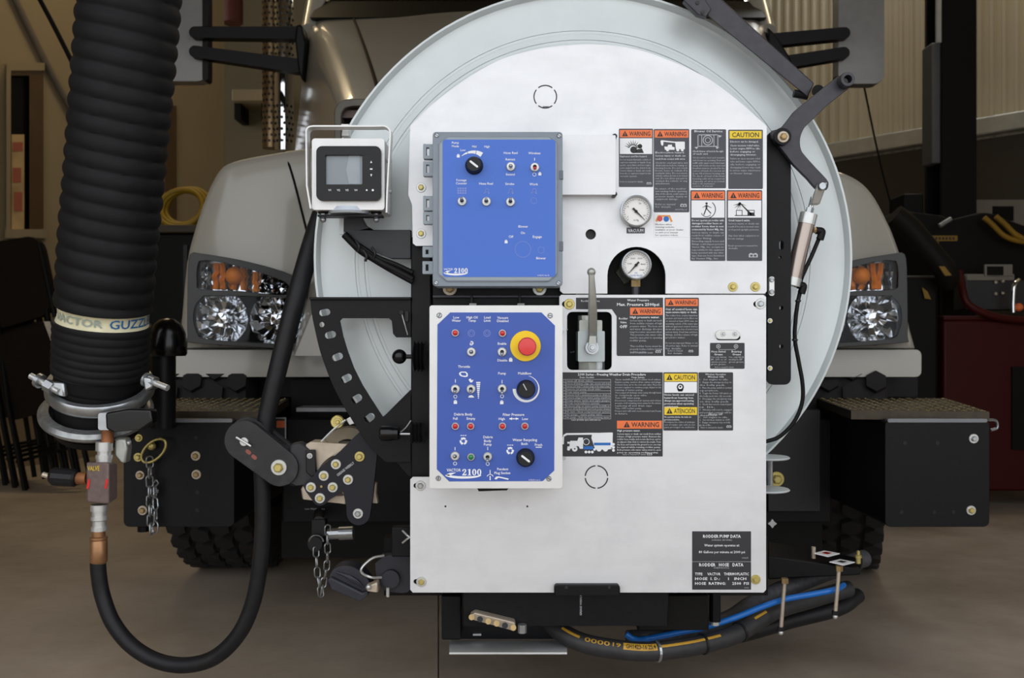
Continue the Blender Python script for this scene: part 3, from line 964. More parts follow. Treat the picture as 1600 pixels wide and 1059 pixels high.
lines(d, 969, 250.5, 4.3, 2.4, ['Do not vacuum flammable, volatile or', 'explosive materials or liquids. Keep', 'sparks, open flame and hot engine', 'parts away from the debris body.', 'Severe injury or death can result', 'from fire or explosion hazard in this', 'vacuum system.'], wmax=48)
lines(d, 969, 285, 4, 2.4, ['Refer to manual for details.'], wmax=36)
book(d, 1014, 288, 3.6)
# overhead power hazard
d = decal(UP, 'tall dark decal with an orange band and a white truck picture', 1021.5, 201.5, 1077, 331.5)
header(d, 1023, 203.5, 1075.5, 215, 'WARNING', 'orange')
b = MB()
b.flat([(1032, 220), (1034, 219), (1054, 221.2), (1069, 221.2), (1070, 222), (1070, 233), (1056, 233), (1055, 223.2), (1036.5, 221.5), (1036.5, 226), (1035, 228), (1033, 226)], -.0012)
b.flat([(1038, 229), (1043, 229), (1044, 226), (1050, 226), (1050, 229), (1054, 230), (1054, 234), (1039, 234)], -.0012)
for x in (1043, 1059, 1066):
    b.flat(circ(x, 234, 2.4, 10), -.0014)
b.build('picture', 'white', d, fix=False)
lines(d, 1024, 239.5, 5, 2.7, ['Electrocution hazard.', 'Serious injury or death can', 'result from contact with wires.'], m='white', wmax=47)
lines(d, 1024, 255.5, 4.05, 2.6, ['Check for overhead wires and', 'obstructions before raising or', 'moving boom. Do not touch', 'boom, hose or vehicle if it', 'contacts wire. Do not move', 'vehicle unless boom is in travel', 'rest. Do not allow any part to', 'contact the vehicle or any', 'attachment.', '', 'Be aware of the weather', 'surroundings before operating.', 'Any of the above could cause or', 'prevent death, injury or', 'equipment damage.', '', 'Refer to manual', 'for details.'], wmax=50)
book(d, 1068, 323, 5)
lines(d, 1073, 328.5, 4, 2.2, ['000137 Rev A'], align='r', wmax=18)
# oil service
d = decal(UP, 'charcoal decal with a line drawing of a blower', 1080, 202, 1134.5, 294)
lines(d, 1107, 206.5, 5, 3.2, ['Blower Oil Service'], m='white', align='c', wmax=44, bold=.01)
b = MB()
for (x0, y0, x1, y1) in ((1090, 210, 1091.2, 229), (1121, 210, 1122.2, 229), (1090, 210, 1122, 211.2), (1090, 228, 1122, 229.2), (1096, 211, 1097, 228), (1115, 211, 1116, 228)):
    b.rect(x0, y0, x1, y1, -.0012)
b.flat(circ(1106, 219, 8, 18), -.0012, [circ(1106, 219, 6.8, 18)]); b.flat(circ(1106, 219, 4.6, 14), -.0012, [circ(1106, 219, 3.6, 14)])
for (x, y_, sx) in ((1091, 231, -1), (1118, 231, 1), (1122, 213, 1)):
    b.flat([(x, y_ - 2), (x + sx * 6, y_ - 1), (x + sx * 2, y_ + 2)], -.0012)
b.build('picture', 'greytext', d, fix=False)
lines(d, 1082.5, 237.5, 4, 2.5, ['Check blower oil level in the sight', 'of each end.'], m='white', wmax=48)
lines(d, 1082.5, 247.5, 4.1, 2.4, ['Oil should be level and viewable', 'with blower not operating. Drain and', 'refill with approved lubricant', 'every 200 hours at the vent and', 'breathers must be checked for the', 'correct oil levels. Do not mix oils', 'in use. Fill at blower housing only.', 'To check oil level of the front', 'housing add oil as required.', 'Capacity of oil is as noted.'], wmax=50)
lines(d, 1082.5, 288, 3.6, 2.2, ['Refer to the maintenance', 'section of manual.'], wmax=34)
# yellow caution
d = decal(UP, 'charcoal decal with a yellow band at the plate\'s right edge', 1138, 202.5, 1192, 295)
header(d, 1140, 204.5, 1190, 216.5, 'CAUTION', 'yellow', tri=False)
lines(d, 1141, 222.5, 5, 2.8, ['Eductors can be damaged.'], m='white', wmax=44)
lines(d, 1141, 228.5, 4.8, 2.7, ['Open vacuum relief valve.', 'Lower engine RPM to idle', 'before engaging or', 'disengaging blower.'], m='white', wmax=46)
lines(d, 1141, 249, 4.6, 2.6, ['Failure to open vacuum relief', 'valve and lower engine RPM to', 'idle before engaging or', 'disengaging blower may result', 'in serious engine, transmission', 'or blower damage.'], wmax=47)
# fall figure, rotating hazard
def figure(b, x, y, s):
    b.flat(circ(x, y - 12 * s, 2.2 * s, 10), -.0014)
    b.flat([(x - 1.5 * s, y - 9.5 * s), (x + 1.8 * s, y - 9 * s), (x + 1.2 * s, y - 1 * s), (x - 2 * s, y - 1.5 * s)], -.0014)
    b.flat([(x - 8 * s, y - 4 * s), (x - 7.4 * s, y - 5 * s), (x, y - 9.2 * s), (x, y - 7.6 * s)], -.0014)
    b.flat([(x, y - 9 * s), (x + 9 * s, y - 4.6 * s), (x + 8.6 * s, y - 3.6 * s), (x, y - 7.4 * s)], -.0014)
    b.flat([(x - 2 * s, y - 2 * s), (x, y - 2 * s), (x - 4 * s, y + 9 * s), (x - 6 * s, y + 9 * s)], -.0014)
    b.flat([(x - 1 * s, y - 2.4 * s), (x + 1.2 * s, y - 2.4 * s), (x + 9 * s, y + 6 * s), (x + 7.6 * s, y + 7 * s)], -.0014)
d = decal(UP, 'dark decal with an orange band and a figure by a hose arc', 1078.5, 297, 1133.5, 407.5)
header(d, 1080.5, 299, 1132, 311.5, 'WARNING', 'orange')
MB().rect(1080.5, 313, 1132, 340, -.0011).build('picture_field', 'white', d, fix=False)
b = MB(); figure(b, 1104, 328, .85)
b.flat(arc(1104, 327, 14.5, -75, 50, 10) + arc(1104, 327, 13.3, 50, -75, 10), -.0014)
b.flat(arc(1104, 330, 9, 200, 320, 8) + arc(1104, 330, 8, 320, 200, 8), -.0014)
b.build('picture', 'ink', d, fix=False)
lines(d, 1081, 345.5, 4.7, 2.7, ['Do not operate jet rodder with', 'damaged rodder hose or', 'rodder hose that is not', 'connected by Vactor Mfg., Inc.'], m='white', wmax=50, bold=.008)
lines(d, 1081, 364.5, 4.5, 2.6, ['Serious injury or death can', 'result from sudden release of', 'rodder fitting.', 'Exceeding supply hoses and', 'fittings could impact persons', 'Vactor Mfg., Inc. accepts no', 'responsibility for this equipment', 'being operated with any other', 'type that use hose furnished', 'by Vactor Mfg., Inc.'], wmax=50)
d = decal(UP, 'dark decal with an orange band and a spraying manhole picture', 1135.5, 297, 1191, 407.5)
header(d, 1137.5, 299, 1189.5, 311.5, 'WARNING', 'orange')
MB().rect(1137.5, 313, 1189.5, 340, -.0011).build('picture_field', 'white', d, fix=False)
b = MB()
b.flat(circ(1156, 318, 2.2, 10), -.0014)
for k in range(7):
    a = math.radians(190 + k * 26)
    b.flat([(1156, 317), (1157, 319), (1156 + 11 * math.cos(a), 319 - 11 * math.sin(a))], -.0014)
b.flat([(1157, 319), (1159, 319), (1175, 334), (1173, 336)], -.0014)
b.flat([(1150, 328), (1160, 328), (1160, 337), (1150, 337)], -.0014, [[(1151, 329), (1159, 329), (1159, 336), (1151, 336)]])
b.flat([(1168, 328), (1179, 328), (1179, 337), (1168, 337)], -.0014, [[(1169, 329), (1178, 329), (1178, 332), (1169, 332)]])
b.rect(1148, 336, 1180, 337.2, -.0014)
b.build('picture', 'ink', d, fix=False)
lines(d, 1138, 345.5, 5, 2.7, ['Crush hazard exists.'], m='white', wmax=34, bold=.008)
lines(d, 1138, 350.5, 4.7, 2.6, ['Serious injury or death can', 'result if boom is moved over', 'or beyond upright persons.', '', 'Stay clear when equipment or', 'boom swings.'], wmax=48)
lines(d, 1138, 385, 4, 2.4, ['Read operator\'s manual for', 'details.'], wmax=46)
book(d, 1177, 402, 7)
# small white sticker with a coloured emblem
d = decal(UP, 'small white sticker with a coloured emblem below the truck picture decal', 1021.5, 332.5, 1076, 370.5, 'white')
b = MB(); b.flat(circ(1031, 341.5, 4.4, 12), -.0012); b.build('emblem', 'redlens', d, fix=False)
b = MB(); b.flat(circ(1041, 342, 4.4, 12), -.0012); b.build('emblem', 'bluehose', d, fix=False)
b = MB(); b.flat([(1024, 345), (1028, 336), (1047, 336), (1051, 346), (1048, 347), (1045, 339), (1030, 339), (1027, 347)], -.0010); b.build('emblem', mat('emblem_orange', (226, 150, 60), .5), d, fix=False)
lines(d, 1024, 351.5, 4.2, 2.3, ['Machine safety', 'training website', 'available at your dealer', 'or with your manual', 'for operator videos'], m='ink', wmax=44)
d = decal(UP, 'small dark nameplate reading VACUUM under the upper gauge', 979, 355.5, 1007.5, 364.5, r=.5)
lines(d, 993.2, 362.6, 5, 5.0, ['VACUUM'], m='white', align='c', wmax=24, bold=.02)

# ------------------------------------------------------------------ gauges
def gauge(name, label, px, py, r, y, needle, nums, extra=None):
    t = thing(name, label, 'gauge', W(px, py + r, y))
    s = S(y)
    c = W(px, py, y)
    MB().lathe([(r * s, .03), (r * s, -.002), (r * s * .985, -.008), (r * s * .92, -.009), (r * s * .86, -.003), (r * s * .85, .002)], c, (0, 1, 0), 48).build('bezel', 'steel', t, smooth=40)
    MB().lathe([(0, 0), (r * s * .87, 0), (r * s * .87, .03), (0, .03)], c + Vector((0, .001, 0)), (0, 1, 0), 40).build('dial', 'dial', t)
    b = MB()
    for k in range(28):
        a = math.radians(-45 + 270 * k / 27)
        q0, q1 = (r * .68 if k % 3 == 0 else r * .72), r * .80
        n_ = (-math.sin(a) * .3, math.cos(a) * .3)
        b.flat([(px + q0 * math.cos(a) + n_[0], py - q0 * math.sin(a) - n_[1]), (px + q1 * math.cos(a) + n_[0], py - q1 * math.sin(a) - n_[1]), (px + q1 * math.cos(a) - n_[0], py - q1 * math.sin(a) + n_[1]), (px + q0 * math.cos(a) - n_[0], py - q0 * math.sin(a) + n_[1])], y)
    for s_, x, yy in nums:
        b.text(s_, px + x, py + yy, 2.6, y + .0004, 'c', res=1)
    b.build('scale', 'ink', t, fix=False)
    if extra:
        extra(t)
    a = math.radians(needle)
    ca, sa = math.cos(a), math.sin(a)
    def q(l, w):
        return (px + l * ca - w * sa, py - l * sa - w * ca)
    MB().prism([q(-r * .28, 1.6), q(0, 1.2), q(r * .72, .35), q(r * .72, -.35), q(0, -1.2), q(-r * .28, -1.6)], (), y - .002, .0008).build('needle', 'ink', t)
    MB().disc(px, py, y - .003, 2.3, .003, 12).build('needle_hub', 'dark', t)
    return t
gauge('vacuum_gauge', 'round vacuum gauge in a steel ring, upper of the two gauges', 994, 330, 25, -.012, -45, (('0', -13, 10), ('10', -13, -6), ('20', 6, -11), ('30', 13, 8), ('in.Hg', 0, 15)))
def bluetext(t):
    b = MB()
    b.text('LIQUID FILLED', 994, 431.5, 2.5, .0006, 'c', w=20, res=1); b.text('PSI', 994, 427.6, 2.5, .0006, 'c', res=1)
    b.build('blue_print', 'bluehose', t, fix=False)
pg = gauge('pressure_gauge', 'round water pressure gauge set in the arched cutout', 994, 414, 23.5, .0, -132 , (('1000', -10, -1), ('2000', -5, -9), ('3000', 6, -9), ('4000', 11, 0), ('5000', 9, 9)), bluetext)
MB().cyl(W(993, 448, .018), W(993, 437, .018), .010, n=6).build('fitting', 'brass', pg)
MB().cyl(W(993, 466, .018), W(993, 448, .018), .008, n=12).build('stem', 'anod', pg)
bx = MB().pbox(946, 384, 1043, 470, .05, .004); bx.build('recess_panel', 'machine', fr)
bx = MB().prism([(960, 424), (968, 416), (986, 440), (976, 446)], (), .045, .01); bx.build('dark_elbow', mat('dark_olive', (40, 40, 26), .5), fr, bevel=.003)

# ------------------------------------------------------------------ lower plate
LP = thing('lower_plate', 'large brushed aluminium lower plate with rodder decals', 'metal plate', W(918, 925, 0))
out = [(874, 463), (877, 460.5), (1193, 460.5), (1197, 464), (1197, 921), (1193, 925.5), (645, 925.5), (641, 921), (641, 749), (645, 745), (780, 745), (780, 600), (874, 600)]
MB().prism(out, [rrect(886, 487, 956, 578, 8), slot(886, 475, 16, 9, 0), slot(1184, 475, 14, 9, 0), slot(652, 758.5, 12, 8, 0), slot(652, 908.5, 12, 8, 0), slot(1138, 527, 38, 9, 0), circ(696, 791, 1.6, 10), circ(824, 791, 1.6, 10), circ(886, 515, 1, 6)], 0, .005).build('plate', 'alu', LP)
MB().prism([(876, 466), (905, 466), (905, 484), (876, 484)], (), .012, .002).build('slot_backing', 'ink', LP)
MB().pbox(1172, 466, 1194, 484, .012, .002).build('slot_backing', 'ink', LP)
MB().pbox(645, 750, 668, 768, .012, .002).build('slot_backing', 'ink', LP)
MB().pbox(645, 900, 668, 917, .012, .002).build('slot_backing', 'ink', LP)
MB().pbox(1115, 515, 1162, 536, .012, .002).build('slot_backing', 'ink', LP)
for (x, y_) in ((696, 791), (824, 791)):
    MB().disc(x, y_, .008, 4, .002, 8).build('hole_backing', 'ink', LP)
for (x, y_, r, me) in ((889.5, 475, 8.4, BOLTG), (1188, 474.5, 8.2, BOLTS), (657, 758.5, 8, BOLTS), (658.5, 908.5, 8, BOLT), (1180.5, 905, 7.6, BOLTG)):
    bolt(LP, x, y_, 0, r, me)
broken_ring(932, 745, 18.5, 1.9, LP, ((-85, -5), (5, 85), (95, 175), (185, 265)))
gp_ = MB().rbox(1118, 515.5, 1156, 530, 7, -.004, .004).build('grease_plate', 'bright', LP, bevel=.001)
for x in (1130, 1148.5):
    inst('grease_nipple', BOLTS, gp_, W(x, 521.5, -.004), 4.4 * S())
# wide pressure decal
o_ = [(900, 465), (1036, 465), (1036.5, 556), (965, 556), (963.5, 554), (963.5, 494), (956, 483), (900, 483)]
d = decal(LP, 'wide dark decal around the valve window giving maximum water pressure', 0, 0, 0, 0, 'decal2', outline=o_)
lines(d, 908, 471.5, 5, 3.0, ['Rodder Valve'], m='white', wmax=31)
lines(d, 997, 470.5, 5, 3.4, ['Water Pressure'], m='white', align='c', wmax=34, bold=.01)
lines(d, 997, 477.6, 5, 4.2, ['Max. Pressure 2500psi'], m='white', align='c', wmax=66, bold=.02)
lines(d, 974, 499, 6, 3.2, ['Rodder', 'Valve'], m='white', align='c', bold=.01)
lines(d, 974, 512.5, 6, 4.6, ['OFF'], m='white', align='c', bold=.02)
header(d, 984.5, 480.5, 1035, 492, 'WARNING', 'orange')
lines(d, 984.5, 497, 5, 3.2, ['High pressure water.'], m='white', wmax=46, bold=.015)
lines(d, 984.5, 502, 4.45, 2.7, ['Serious injury or death can result', 'from sudden release of high', 'pressure water. The hose end', 'and water discharge direction', 'may become uncontrolled.', 'This pressure side water valve', 'must be open prior to operating', 'rodder pump.', '', 'The rodder hose must be', 'properly in place before running', 'rodder pump.'], wmax=50)
lines(d, 984.5, 552, 4, 2.5, ['Refer to manual for details.'], wmax=36)
book(d, 1028.5, 551, 4.2)
d = decal(LP, 'dark decal with orange band right of the maximum pressure text', 1038.5, 465, 1092, 556, 'decal2')
header(d, 1040, 467, 1090.5, 478, 'WARNING', 'orange')
lines(d, 1040, 484.5, 4.5, 3, ['Out of control hose can', 'cause severe injury or death.'], m='white', wmax=49, bold=.012)
lines(d, 1040, 494, 4.3, 2.6, ['The rodder hose creates hazardous', 'pressure and must not be lifted out', 'or exceed at least 2500 revs, no', 'operating outside of the sewer pipe', 'without approved control devices', 'shown will cause loss of control and', 'serious injury. Dead man and hose', 'fittings, and the release of high', 'pressure water.', '', 'Do not use improper fittings or out', 'of service type. Refer to manual', 'for details.'], wmax=50)
lines(d, 1055, 549, 4, 2.4, ['Refer to manual', 'for details.'], align='c', wmax=23)
book(d, 1079.5, 550, 3.6)
# grease decal
d = decal(LP, 'small dark grease point decal below two nipples', 1109.5, 535.5, 1163.5, 576, 'decal2')
b = MB()
for x in (1122.5, 1150):
    b.flat(circ(x, 541, 3.4, 14), -.0012, [circ(x, 541, 2.5, 14)]); b.flat(circ(x, 541, 1.2, 8), -.0012)
b.rect(1122, 545.8, 1150, 546.4, -.0012)
b.build('symbols', 'greytext', d, fix=False)
lines(d, 1122.5, 550.5, 4.4, 2.8, ['Hose Swivel', 'Grease'], m='white', align='c', wmax=22, bold=.01)
lines(d, 1151, 550.5, 4.4, 2.8, ['Bearing', 'Grease'], m='white', align='c', wmax=20, bold=.01)
lines(d, 1111, 559, 3.7, 2.4, ['Use only lithium', 'EP, 200 cc of', 'extreme pressure', 'green grease'], wmax=24)
lines(d, 1139, 559, 3.7, 2.4, ['Use only NLGI', 'multiple EP', 'green grease'], wmax=23)
lines(d, 1117, 574.5, 4, 2.2, ['Refer to manual for details.'], wmax=30)
# freezing-weather decal
d = decal(LP, 'large black decal with a drain procedure table and a truck diagram', 878, 581.5, 1035.5, 713, 'decal2', r=.6)
lines(d, 956, 586.6, 5, 3.6, ['2100 Series - Freezing Weather Drain Procedure'], m='white', align='c', wmax=106, bold=.015)
lines(d, 917, 590.6, 5, 2.5, ['Drain Checklist'], m='white', align='c', wmax=22)
lines(d, 997, 590.6, 5, 2.5, ['Purge System'], m='white', align='c', wmax=20)
rows = ['Open all drain valves', 'Remove all strainers, plugs, caps, screens and clean', 'Remove and drain Y strainer plugs at the water pump', 'Remove jet pump check valve', 'Drain water pump', 'Remove hydro excavation pump to drain it', 'Remove plugs from water pump manifold', 'Drain water tanks and sight gauges', 'Drain recirculation system', 'Remove plug on water pump multiflow', 'Open all hydrant fill and low point drains', 'Fill, turn - blow compressed air system', 'Air purge - water pump valve', 'Air purge - flush the last remaining water']
b = MB()
for i in range(len(rows) + 1):
    b.rect(880, 592.4 + i * 4.4, 954.5, 592.9 + i * 4.4, -.0012)
for x in (880, 883, 954):
    b.rect(x, 592.4, x + .5, 592.9 + 14 * 4.4, -.0012)
b.build('table_rules', 'greytext', d, fix=False)
lines(d, 884.5, 596, 4.4, 2.5, rows, wmax=68)
lines(d, 893, 657, 4.4, 2.4, ['Leave all drains open until next use.'], m='white', wmax=46)
lines(d, 961, 594, 4.1, 2.5, ['Open multiflow and rodder tool valves.', 'Replace pump suction drain valves and plugs.', 'Connect shop air to the low side valve. Place the', 'pressure regulator to continue purge. Adjust to the', 'running of water pump.', 'Once purged all discharge water pump through hoses', 'to completely open valve.', 'Turn OFF water pump.', 'Disconnect compressed air system and release', 'pressure of all remaining water pump for the winter,', 'replacing all and drain caps.', 'Turn OFF rodder pump.', 'Protect and refill with recommended anti freeze', 'in future.'], wmax=72)
header(d, 964, 657, 1034, 669.5, 'WARNING', 'orange')
lines(d, 964.5, 674, 5, 2.8, ['High pressure water.'], m='white', wmax=36, bold=.012)
lines(d, 964.5, 679, 4.15, 2.6, ['Serious injury or death can result from sudden', 'release of high pressure water. Remove the', 'rodder hose nozzle and secure the hose end to', 'an adjacent clean drain to remove the nozzle. Point', 'the hose end towards the ground so no one may', 'be injured while running rodder pump.', 'Both pressure side water valves must be open', 'prior to operating rodder pump.'], m='white', wmax=68)
lines(d, 973, 711, 4, 2.5, ['Refer to manual for details.'], wmax=37)
book(d, 1015, 711, 4)
b = MB()
b.flat([(879, 694), (879, 684), (880.5, 679), (885, 676.5), (926, 676), (932, 676), (936, 676), (956, 675.5), (957.5, 676), (957, 698), (954, 700), (957, 701), (950, 702), (930, 702), (926, 690), (924, 684), (925, 679), (886, 679.5), (881.5, 682), (881, 694)], -.0012)
b.flat([(886.5, 690), (891, 690), (891, 688.5), (902, 688.5), (904, 683.5), (911, 683.5), (911, 701), (906, 701), (904, 697), (896, 697), (893, 701), (886.5, 700), (886.5, 697.5), (890, 697), (890, 693), (886.5, 693)], -.0012)
b.flat(circ(898, 701, 4.4, 16), -.0012, [circ(898, 701, 1.2, 8)])
for (x, y_, r) in ((888.5, 701.5, 2.4), (936, 701, 4.2), (946, 701, 4.2), (915.5, 706, 2.2), (920.5, 706, 2.2), (925.5, 706, 2.2), (958.5, 694, 2.2), (958.5, 698.8, 2.2), (958.5, 703.4, 2.2), (929, 702, 2)):
    b.flat(circ(x, y_, r, 14), -.0015)
b.flat(circ(916, 690, 5.2, 16), -.0015, [circ(916, 690, 4.3, 16)])
b.build('truck_diagram', 'white', d, fix=False)
b = MB(); b.rect(928, 691.5, 954, 695.5, -.0016); b.rect(912, 697, 927, 702, -.0016); b.build('diagram_blue', 'bluehose', d, fix=False)
# hearing caution, two languages
d = decal(LP, 'black decal with two yellow bands in English and Spanish', 1036.5, 581.5, 1090.5, 672.5, 'decal2')
header(d, 1038, 583.5, 1089, 595.5, 'CAUTION', 'yellow')
MB().rect(1038, 596.5, 1089, 613.5, -.0011).build('picture_field', 'white', d, fix=False)
b = MB(); b.flat(circ(1063, 604.5, 5.6, 16), -.0014, [circ(1063, 604.5, 3.4, 12)]); b.flat([(1058, 608), (1068, 608), (1066, 611.5), (1060, 611.5)], -.0014); b.flat(circ(1063, 604, 1.6, 8), -.0014)
b.build('picture', 'ink', d, fix=False)
lines(d, 1038, 618, 4.6, 2.8, ['Noise levels can exceed', 'hazardous hearing loss.', 'Always use approved hearing', 'protection when operating', 'equipment.'], m='white', wmax=46, bold=.008)
header(d, 1038, 636, 1089, 648, 'ATENCIÓN', 'yellow')
lines(d, 1038, 652.5, 4.2, 2.7, ['No permita niveles de ruido sin', 'protección.'], m='white', wmax=42)
lines(d, 1038, 660.5, 4, 2.5, ['Protéjase los oídos al trabajar', 'con el equipo que está en uso', 'para proteger su audición.'], wmax=48)
d = decal(LP, 'black decal with numbered wireless operation steps', 1091.5, 581.5, 1145.5, 672.5, 'decal2')
lines(d, 1118, 586, 4, 2.8, ['Wireless Operation', 'Wireless ON'], m='white', align='c', wmax=32)
lines(d, 1093, 594, 4.3, 2.5, ['1.  Set engine to idle', '2.  Engage the emergency stop on', '     the belly pack.', '3.  Place the pump switch to normal', '     operation.', '4.  Toggle the Power Off switch on', '     the belly pack two (2) seconds.', '5.  Disengage the emergency stop', '     on the belly pack.', '6.  Check that remote control panel', '     is lit.', '7.  Wireless will now be engaged', '     and pendant controls will be', '     disabled.'], wmax=50)
lines(d, 1118, 648.5, 4, 2.8, ['Wireless OFF'], m='white', align='c', wmax=22)
lines(d, 1093, 653, 4, 2.4, ['1.  Set engine to idle.', '2.  Set wireless switch to OFF.', '3.  Engage emergency stop on belly', '     pack.'], wmax=48)
lines(d, 1095, 669, 4, 2.5, ['Refer to manual for details.'], wmax=35)
book(d, 1139, 668, 3.8)
# data plates
d = decal(LP, 'black data plate about the rodder pump at lower right', 1081.5, 830, 1173.5, 877, 'decal2', r=.5)
lines(d, 1128, 840, 5, 4.6, ['RODDER PUMP DATA'], m='white', align='c', wmax=63, bold=.02)
lines(d, 1128, 844.5, 5, 2, ['(VARIABLE, SEE PANEL)'], align='c', wmax=32)
lines(d, 1128, 853.5, 5, 3.7, ['Water system operates at:'], m='white', align='c', wmax=55, bold=.008)
lines(d, 1128, 864, 5, 3.7, ['80 Gallons per minute at 2000 psi'], m='white', align='c', wmax=72, bold=.008)
lines(d, 1169, 872.5, 4, 2, ['00065275'], align='r', wmax=10)
d = decal(LP, 'black data plate about the rodder hose at lower right corner', 1081.5, 877.6, 1173.5, 921, 'decal2', r=.5)
lines(d, 1127, 884.6, 5, 4.8, ['RODDER   HOSE   DATA'], m='white', align='c', wmax=69, bold=.02)
lines(d, 1127, 888, 5, 2, ['(THERMOPLASTIC)'], align='c', wmax=26)
lines(d, 1086, 898.5, 7.4, 4.0, ['TYPE:     VACTOR    THERMOPLASTIC', 'HOSE  I. D.:     1   INCH', 'HOSE  RATING:     2500  PSI'], m='white', wmax=84, bold=.015)
lines(d, 1170, 919, 4, 2, ['00066'], align='r', wmax=7)
# black channel notched into the plate's lower edge
nb = MB().prism([(866, 930), (866, 917), (869, 914), (966, 914), (969, 917), (969, 930)], (), -.016, .03).build('edge_bracket', 'black', LP, bevel=.002)
for x in (885, 952):
    MB().disc(x, 917.5, -.0165, 2.5, .002, 10).build('hole_plug', 'ink', nb)

# ------------------------------------------------------------------ rodder valve in its window
VV = thing('ball_valve', 'steel ball valve with long lever handle in the plate window', 'valve', W(921, 585, .03))
MB().pbox(884, 484, 958, 590, .09, .004).build('recess_panel', 'machine', VV)
MB().rbox(903, 517, 945, 565, 2, .005, .06).build('valve_body', mat('zinc_valve', (172, 180, 182), .35, .5, .05, 40), VV, bevel=.002)
MB().rbox(905, 500, 941, 518, 2, .012, .045).build('upper_nut', 'cast', VV, bevel=.003)
MB().cyl(W(914, 502, .03), W(914, 493, .03), .014, n=12).build('upper_pipe', 'cast', VV)
MB().cyl(W(919, 590, .03), W(919, 565, .03), .022, n=6).build('lower_nut', 'cast', VV)
MB().cyl(W(934, 590, .03), W(934, 565, .03), .014, n=10).build('lower_pipe', 'steel', VV)
hd = [Vector(W(925, 543, -.012)), W(926, 525, -.012), W(926, 512, -.026), W(926, 480, -.05), W(925, 450, -.062), W(924, 428, -.066)]
rings = []
for p, w_, th in zip(hd, (8.5, 7, 7.2, 7, 5.5, 4.5), (.006, .006, .006, .006, .006, .006)):
    s = S(p.y) * w_
    rings.append([p + Vector((-s, 0, 0)), p + Vector((-s * .7, -th, 0)), p + Vector((s * .7, -th, 0)), p + Vector((s, 0, 0)), p + Vector((s * .7, th, 0)), p + Vector((-s * .7, th, 0))])
h_ = MB().loft(rings).build('lever', 'cast', VV, smooth=35)
MB().sphere(W(924, 425, -.066), 6.8 * S(-.066), 16).build('lever_knob', 'cast', h_, smooth=60)
c = W(925, 543, -.012)
MB().lathe([(0, -.014), (.0045, -.014), (.0055, -.010), (.008, -.010), (.009, -.004), (.013, -.004), (.0138, .008), (0, .008)], c, (0, 1, 0), 28).build('stem_nut', 'steel', VV, smooth=30)
lines(VV, 891, 551, 5, 3, ['uoff'], y=.088, m='greytext')
# ------------------------------------------------------------------ control boxes
def toggle(parent, px, py, y, up, m='steel', r=7.2):
    s = S(y)
    c = W(px, py, y)
    n_ = MB().lathe([(r * s, 0), (r * s, -.003), (r * s * .85, -.0045), (r * s * .55, -.0045), (r * s * .5, -.009), (r * s * .42, -.009)], c, (0, 1, 0), 20)
    n_.mi = 1
    n_.lathe([(r * s * .43, -.0088), (r * s * .4, -.004), (0, -.004)], c, (0, 1, 0), 14)
    n_ = n_.build('toggle_switch', ['bright', 'ink'], parent, smooth=35)
    e = c + Vector((0, -.019, up * .008))
    MB().lathe([(0, -.0), (.0019, .0), (.0026, .014), (.0030, .0195), (.0020, .0215), (0, .0218)], c + Vector((0, -.002, 0)), e - c, 10).build('lever', m, n_, smooth=60)
    return n_
def pilot(parent, px, py, y, m):
    s = S(y)
    c = W(px, py, y)
    n_ = MB().lathe([(6 * s, 0), (6 * s, -.0035), (5 * s, -.005), (4.3 * s, -.005), (4.2 * s, -.002)], c, (0, 1, 0), 20).build('pilot_light', 'bright', parent, smooth=35)
    MB().lathe([(4.4 * s, -.002), (4.2 * s, -.006), (2.4 * s, -.0075), (0, -.008)], c, (0, 1, 0), 18).build('lens', m, n_, smooth=60)
def knob(parent, px, py, y, r, ang, thin=False):
    s = S(y)
    c = W(px, py, y)
    prof = [(r * s, 0), (r * s, -.004), (r * s * .9, -.006), (r * s * .86, -.015), (r * s * .76, -.019), (0, -.019)]
    k_ = MB().lathe(prof, c, (0, 1, 0), 28).build('selector_knob', 'dark', parent, smooth=35)
    yk = y - .0194
    a = math.radians(ang)
    f = (D0 + y) / (D0 + yk)      # keep the pointer centred on the knob in depth
    cx, cy = 800 + (px - 800) * f, 529.5 + (py - 529.5) * f
    if thin:
        cx, cy = cx + r * .3 * math.cos(a), cy - r * .3 * math.sin(a)
    MB().prism(slot(cx, cy, r * (.8 if thin else 1.15), 1.6 if thin else 3.2, ang), (), yk - .0006, .002).build('pointer', 'greytext' if thin else 'white', k_)
def ring(b, px, py, r, th, y, n=24):
    b.flat(circ(px, py, r, n), y, [circ(px, py, r - th, n)])
def padlock(b, x, y, s, yd):
    b.rect(x - s * .55, y - s * .35, x + s * .55, y + s * .6, yd)
    b.flat(arc(x, y - s * .3, s * .42, 0, 180, 8) + arc(x, y - s * .3, s * .2, 180, 0, 8), yd)
def oval_logo(b, x0, x1, y, yd, k=1.0):
    """swoosh under the number: crescent drawn with two ellipses"""
    cx, w = (x0 + x1) / 2, (x1 - x0) / 2
    up = [(cx + w * math.cos(math.radians(a)), y + 6.2 * k * -math.sin(math.radians(a))) for a in range(178, 362, 8)]
    lo = [(cx + w * .10 + w * .88 * math.cos(math.radians(a)), y - 1.2 * k + 3.4 * k * -math.sin(math.radians(a))) for a in range(358, 180, -8)]
    b.flat(up + lo, yd)
    b.flat([(x0 + .2, y), (x0 + w * .25, y - 3.6 * k), (x0 + w * .62, y - 4.6 * k), (x0 + w * .40, y - 1.2 * k), (x0 + w * .2, y + 1.4 * k)], yd)
